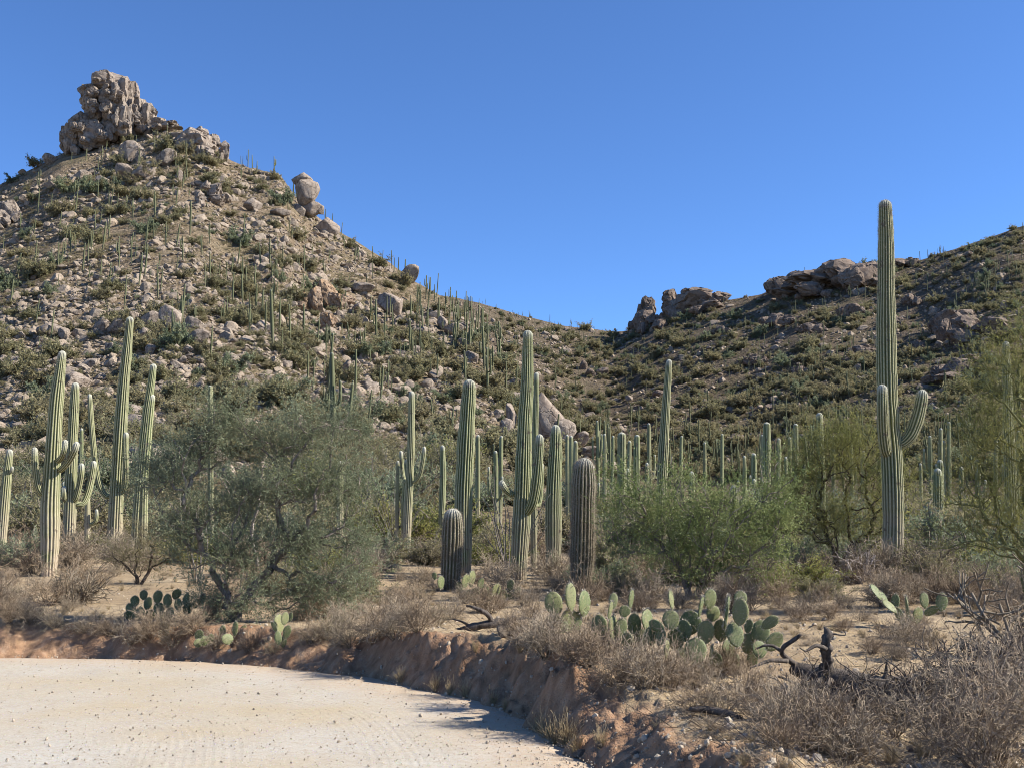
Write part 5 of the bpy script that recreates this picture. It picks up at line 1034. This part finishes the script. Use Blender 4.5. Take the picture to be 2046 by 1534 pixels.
# ------------------------------------------------------------------ dry shrubs along the bank
SHR = [shrub_mesh('dry_shrub', 600 + i, .55, .6, 26 + 4 * i, 'twig' if i % 2 else 'twigbrown', (5, 4), .0052, None, .03, 3, .68, minr=.0025, jit=.3) for i in range(5)]
SHL = [shrub_mesh('dry_shrub', 620 + i, .5, .6, 30, 'twig', (5, 4), .004, ('leafolive', 900, .026, .010), .06, 3, .5, minr=.002) for i in range(2)]
BIG = [shrub_mesh('dry_bush', 640 + i, 1.0, .9, 16, 'twigbrown' if i else 'twig', (6, 5), .0085, None, .01, 4, .7, (.55, .5), minr=.0027, jit=.32) for i in range(2)]
TUFT = [shrub_mesh('grass_tuft', 660 + i, .30, .16, 60, 'grass', (1,), .0022, None, -.03, 3, .2, (.7,), minr=.0014) for i in range(3)]
G1 = 'dry shrubs on the bank'
LAND = [(97, 1160, 'the pale ribbed saguaro'), (150, 1206, 'the tangled grey cholla'), (228, 1105, 'the tallest left-cluster saguaro'), (277, 1170, 'the palo verde sapling'), (320, 1240, 'the grey-green prickly pear clump'), (400, 1292, 'the drooping prickly pear'), (470, 1250, 'the feathery tree trunks'), (563, 1292, 'the bright yellow-green prickly pear'), (680, 1215, 'the small dark prickly pear'),
        (788, 1108, 'the grey ocotillo fan'), (809, 1115, 'the swollen green saguaro'), (900, 1180, 'the short spiny saguaro'), (980, 1255, 'the weathered log'), (960, 1200, 'the low pale prickly pear'), (1035, 1160, 'the many-armed saguaro'), (1128, 1170, 'the brown cholla ball'), (1133, 1262, 'the tall prickly pear'), (1162, 1185, 'the stout brown saguaro'),
        (1230, 1300, 'the outer pads of the pear thicket'), (1320, 1345, 'the front of the pear thicket'), (1440, 1345, 'the middle of the pear thicket'), (1530, 1320, 'the end of the pear thicket'), (1375, 1195, 'the leafy green bush'), (1560, 1165, 'the dark upright prickly pear'), (1688, 1140, 'the yellow-green palo verde'), (1813, 1254, 'the two-branched prickly pear'), (1590, 1335, 'the fallen tree limbs'), (1700, 1390, 'the fallen tree trunk'),
        (1420, 1432, 'the crooked root'), (1580, 1505, 'the half-buried grey stone'), (1828, 1498, 'the flat pale stone'), (2035, 1320, 'the dark cholla tangle'), (1850, 1158, 'the bare cholla tangle'), (1160, 1497, 'the pale angular stone'), (1197, 1482, 'the upright yellowish stone'), (1002, 1256, 'the brown bank rock'), (1080, 1440, 'the bend of the bank'), (870, 1385, 'the middle of the cut bank'), (730, 1290, 'the bushy bank top'), (20, 1240, 'the far end of the bank'), (700, 1180, 'the bare sand patch'), (1960, 1230, 'the open green palo verde')]
def near_mark(px, py): return min(LAND, key=lambda l: (l[0] - px) ** 2 + ((l[1] - py) * 2.2) ** 2)[2]
SPOTS = [(660, 1275, 1.0), (700, 1290, .9), (745, 1282, 1.1), (790, 1270, 1.1), (835, 1262, 1.0), (870, 1250, .9), (905, 1235, .8), (620, 1285, .8), (690, 1255, .9), (760, 1250, .9), (820, 1240, .8), (720, 1232, .8), (1050, 1290, .9), (1090, 1310, 1.0), (1020, 1270, .7), (1135, 1320, .9), (1000, 1215, .6), (1060, 1235, .7), (1100, 1275, .8),
         (1180, 1330, .9), (1230, 1365, 1.0), (1290, 1375, 1.1), (1345, 1378, 1.0), (1390, 1372, .8), (1440, 1350, .8), (1480, 1345, .7), (1265, 1330, .8), (1310, 1340, .7), (1180, 1295, .7), (1215, 1310, .7), (1390, 1420, .7), (1450, 1430, .8), (1520, 1440, .9), (1580, 1470, 1.0), (1640, 1500, 1.0), (1560, 1500, .8), (1620, 1440, .8), (1700, 1475, .8), (1690, 1520, .9), (1500, 1400, .7),
         (1590, 1240, .9), (1620, 1225, .9), (1660, 1235, .8), (1690, 1215, .8), (1640, 1200, .8), (1560, 1215, .6), (1720, 1240, .6), (1690, 1260, .5), (1800, 1290, .9), (1830, 1275, .7), (1770, 1275, .7), (1850, 1295, .7), (1740, 1305, .6), (1790, 1320, .6), (1960, 1215, .7), (1990, 1240, .8), (1930, 1200, .6), (2020, 1200, .7),
         (60, 1245, .9), (20, 1240, .8), (110, 1255, .8), (170, 1262, .8), (220, 1270, .8), (140, 1220, .6), (300, 1275, .9), (345, 1285, .9), (260, 1285, .8), (390, 1262, .9), (430, 1295, .7), (500, 1300, .7), (545, 1305, .6), (330, 1255, .7), (600, 1240, .8), (640, 1225, .9), (420, 1240, .7), (25, 1195, .8), (70, 1180, .8), (200, 1170, .8), (230, 1150, .7), (40, 1140, .8),
         (840, 1195, .8), (870, 1180, .7), (850, 1160, .8), (800, 1160, .6), (960, 1165, .6), (1070, 1190, .7), (1090, 1170, .7), (1200, 1200, .8), (1230, 1180, .8), (1180, 1170, .8), (1260, 1200, .8), (1300, 1190, .8), (700, 1170, .8), (660, 1190, .8), (740, 1140, .7), (640, 1160, .7), (1500, 1180, .8), (1540, 1170, .7), (980, 1130, .7), (1230, 1140, .8), (1200, 1120, .8)]
for i, (px, py, s) in enumerate(SPOTS):
    lf = (i * 7) % 5 == 0 and px < 1000; me = SHL[i % 2] if lf else SHR[i % 5]
    col = 'sparsely leafed' if lf else ('grey' if (i % 5) % 2 else 'brown')
    where = 'on top of the road bank' if py > 1230 and px < 1150 else ('beside the prickly pears near the bank' if px < 1560 and py > 1280 else ('on the gravelly ground of the roadside' if py > 1390 else 'on the sand between the near cacti'))
    big = 'wide ' if s >= 1 else ('low ' if s <= .7 else ''); put('dry_shrub', me, big + col + (' ' if lf else ' leafless ') + 'dry shrub beside ' + near_mark(px, py), 'shrub', px, py, s * .66, G1 + ' and sand')
for i, (px, py, s) in enumerate(((1930, 1440, 1.0), (2010, 1480, 1.1), (1880, 1500, .8), (1960, 1540, .9), (2060, 1400, 1.1), (1840, 1430, .8), (1790, 1470, .7), (2000, 1370, .8), (2090, 1500, 1.1), (2040, 1440, 1.2), (1990, 1520, 1.0), (2070, 1340, 1.0))):
    put('dry_bush', BIG[i % 2], ('brown' if i % 2 else 'grey') + ' tall tangled thorny bush beside ' + near_mark(px, py), 'bush', px, py, s * .6, 'tangled thorny bushes')
r_ = random.Random(4)
for k in range(150):
    y = r_.uniform(15.5, 40) if k < 60 else r_.uniform(15.5, 24); px = r_.uniform(-30, 2080); x = (px - CX) / FPX / CP * y
    if (170 < px < 420 and y < 24) or (700 < px < 780 and y < 20) or (1560 < px < 1950 and y < 17.5): continue
    o = link('dry_shrub', SHR[k % 5], None, (x, y, gz(x, y) - .01), (0, 0, r_.uniform(0, 6.28)), ((r_.uniform(.9, 1.6) if y > 22 else r_.uniform(.5, 1.0)),) * 3); tag(o, ('grey' if (k % 5) % 2 else 'brown') + ' leafless dry shrub on the valley floor behind the near cacti', 'shrub', 'dry shrubs of the valley floor')
for k, (px, y, s) in enumerate(((1195, 21, .5), (1225, 24, .7), (1250, 20, .45), (1585, 21, .6), (1620, 19, .4), (1655, 26, .7), (1820, 25, .7), (1850, 22, .5), (1905, 24, .7), (1945, 20, .6), (1985, 22, .7), (2035, 25, .8), (575, 20, .55), (640, 22, .7), (705, 19, .5), (730, 25, .7), (760, 28, .8), (870, 27, .6), (975, 28, .7), (1000, 33, .8), (35, 27, .7), (170, 30, .7), (1420, 22, .7), (1510, 20, .5), (1300, 23, .7), (1560, 25, .8))):
    x = (px - CX) / FPX / CP * y; o = link('bush', MIDB[k % 5], None, (x, y, gz(x, y) - .05), (0, 0, k * 1.3), (s, s, s * r_.uniform(.8, 1.1))); tag(o, 'small ' + ('grey-green', 'dull green', 'olive', 'yellow-green', 'dull green')[k % 5] + ' bush beside ' + near_mark(px, HORIZON + 1.2 / y * FPX), 'bush', 'small bushes among the near cacti')
for i, (px, py, s) in enumerate(((1090, 1478, .8), (1110, 1488, .9), (1130, 1480, .8), (1075, 1465, .7), (870, 1378, .6), (900, 1384, .6), (930, 1390, .6), (800, 1362, .6), (1150, 1500, .7), (1200, 1490, .6), (985, 1405, .5), (1010, 1415, .5), (1040, 1300, .6), (950, 1300, .5))):
    put('grass_tuft', TUFT[i % 3], 'straw-coloured dry grass tuft below ' + near_mark(px, py), 'grass', px, py, s, 'dry grass tufts')

rs = np.random.default_rng(55); n = 2400; yy = rs.uniform(4.6, 30, n) ** 1.0; px = rs.uniform(-60, 2100, n); x = (px - CX) / FPX / CP * yy; sd, _ = edge_sd(x, yy); m = (sd > .45) & (fbm(xy3(x, yy, .45), 2, 13) > -.15); x, yy = x[m], yy[m]; n = len(x); s = rs.uniform(.22, .6, n)
TS = [o for o in COL.objects if o.name.startswith('grass_tuft')]; TS = [next(o for o in TS if o.data == t) for t in TUFT] + [next(o for o in COL.objects if o.name.startswith('dry_shrub') and o.data == SHR[k]) for k in (0, 1)]
ix = rs.choice(5, n, p=[.27, .27, .22, .12, .12]); s = np.where(ix > 2, s * .45, s)
scatter('dry_grass', 'thin dry grass and seedling brush dotted over the sandy ground', 'grass', TS, np.stack([x, yy, ground_z(x, yy) - .01], 1), np.stack([np.zeros(n), np.zeros(n), rs.uniform(0, 6.28, n)], 1), np.stack([s, s, s * rs.uniform(.5, 1, n)], 1), ix)
# stones near the road
for i, (px, py, w, h, lab) in enumerate(((1160, 1497, 32, 20, 'pale angular stone at the road edge below the berm'), (1197, 1482, 20, 22, 'upright yellowish stone on the gravel berm'), (1002, 1256, 30, 28, 'brown rock on top of the bank beside the weathered log'), (1020, 1418, 16, 8, 'small white stone at the foot of the bank'), (1705, 1412, 30, 12, 'flat pale stone beside the fallen tree'), (1828, 1498, 32, 16, 'flat pale stone in front of the thorny bushes'), (1270, 1500, 22, 12, 'small stone on the gravelly berm'), (1580, 1505, 30, 18, 'grey stone half buried at the end of the berm'), (70, 1005, 0, 0, ''))):
    if not w: continue
    c = cast(px, py + h * .4); m = m_per_px(px, py, c[1]); a = w * m / 2
    o = link('stone', STONE[i % 5], None, (c[0], c[1], c[2] + h * m * .22), (0, 0, i), (a, a * .8, h * m * .5)); tag(o, lab, 'stone')
peb = [tag(link('pebble', PEBBLE[k], None, (-1.5 + k * .7, 9.6 + .3 * k, .012), (0, 0, k), (.02,) * 3), 'small loose pebble lying on the gravel road', 'stone', 'pebbles on the road') for k in range(4)]
rs = np.random.default_rng(8)
def road_pts(n, px0, px1, py0, py1):
    px = rs.uniform(px0, px1, n); py = rs.uniform(py0, py1, n); a, fy, fz = ray(px, py); k = CAMZ / -fz; return a * k, fy * k
x, y = road_pts(16000, -40, 1250, 1300, 1560); sd, _ = edge_sd(x, y); m = (sd < .25) & (y > 5); x, y, sd = x[m], y[m], sd[m]
keep = rs.uniform(0, 1, len(x)) < np.clip(.10 + .6 * np.exp(sd / .3), 0, 1); x, y = x[keep], y[keep]; n = len(x); s = np.clip(rs.lognormal(math.log(.0042), .5, n), .0025, .016)
scatter('road_gravel', 'loose gravel strewn over the pale dirt road', 'gravel', peb, np.stack([x, y, np.maximum(s * .2, .004) + .004], 1), rs.uniform(0, 6.28, (n, 3)), np.stack([s * 1.2, s, s * .7], 1), rs.integers(0, 4, n))
n = 9000; px = rs.uniform(-40, 2090, n); py = rs.uniform(1180, 1560, n); yy = 1.35 * FPX / np.maximum(py - HORIZON, 60); x = (px - CX) / FPX / CP * yy; sd, _ = edge_sd(x, yy); m = (sd > .15) & (yy > 4.5) & (yy < 24); x, yy = x[m], yy[m]; n = len(x)
z = ground_z(x, yy); s = np.clip(rs.lognormal(math.log(.008), .6, n), .004, .034)
scatter('ground_stones', 'small stones and clods strewn over the sandy ground and bank', 'gravel', peb, np.stack([x, yy, z + s * .2], 1), rs.uniform(0, 6.28, (n, 3)), np.stack([s * 1.2, s, s * .8], 1), rs.integers(0, 4, n))
# litter of fallen twigs and dry grass
n = 7000; px = rs.uniform(-40, 2090, n); py = rs.uniform(1150, 1560, n); yy = 1.35 * FPX / np.maximum(py - HORIZON, 60); x = (px - CX) / FPX / CP * yy; sd, _ = edge_sd(x, yy); m = (sd > .5) & (yy > 4.5) & (yy < 26) & (fbm(xy3(x, yy, .5), 2, 3) > -.12); x, yy = x[m], yy[m]; n = len(x); z = ground_z(x, yy)
a = rs.uniform(0, 6.28, n); L = rs.uniform(.06, .28, n); up = rs.uniform(-.05, .9, n) * (rs.uniform(0, 1, n) < .55)
P0 = np.stack([x, yy, z + .004], 1); D = np.stack([np.cos(a), np.sin(a), up], 1) * L[:, None]; S = np.concatenate([P0, P0 + D * .55 + rs.normal(size=(n, 3)) * .012 * [1, 1, .4], np.full((n, 2), .0022)], 1); S2 = np.concatenate([S[:, 3:6], P0 + D, np.full((n, 1), .002), np.full((n, 1), .001)], 1)
V, F = seg_mesh(np.vstack([S, S2]), 3); vv = rs.uniform(0, 1, n); vv = np.r_[vv, vv]
tag(link('twig_litter', np_mesh('twig_litter', V, F, False, {'var': np.repeat(vv, 6)}, None, [M['twigbrown']])), 'litter of dry twigs covering the sandy ground', 'litter', None, 'stuff')
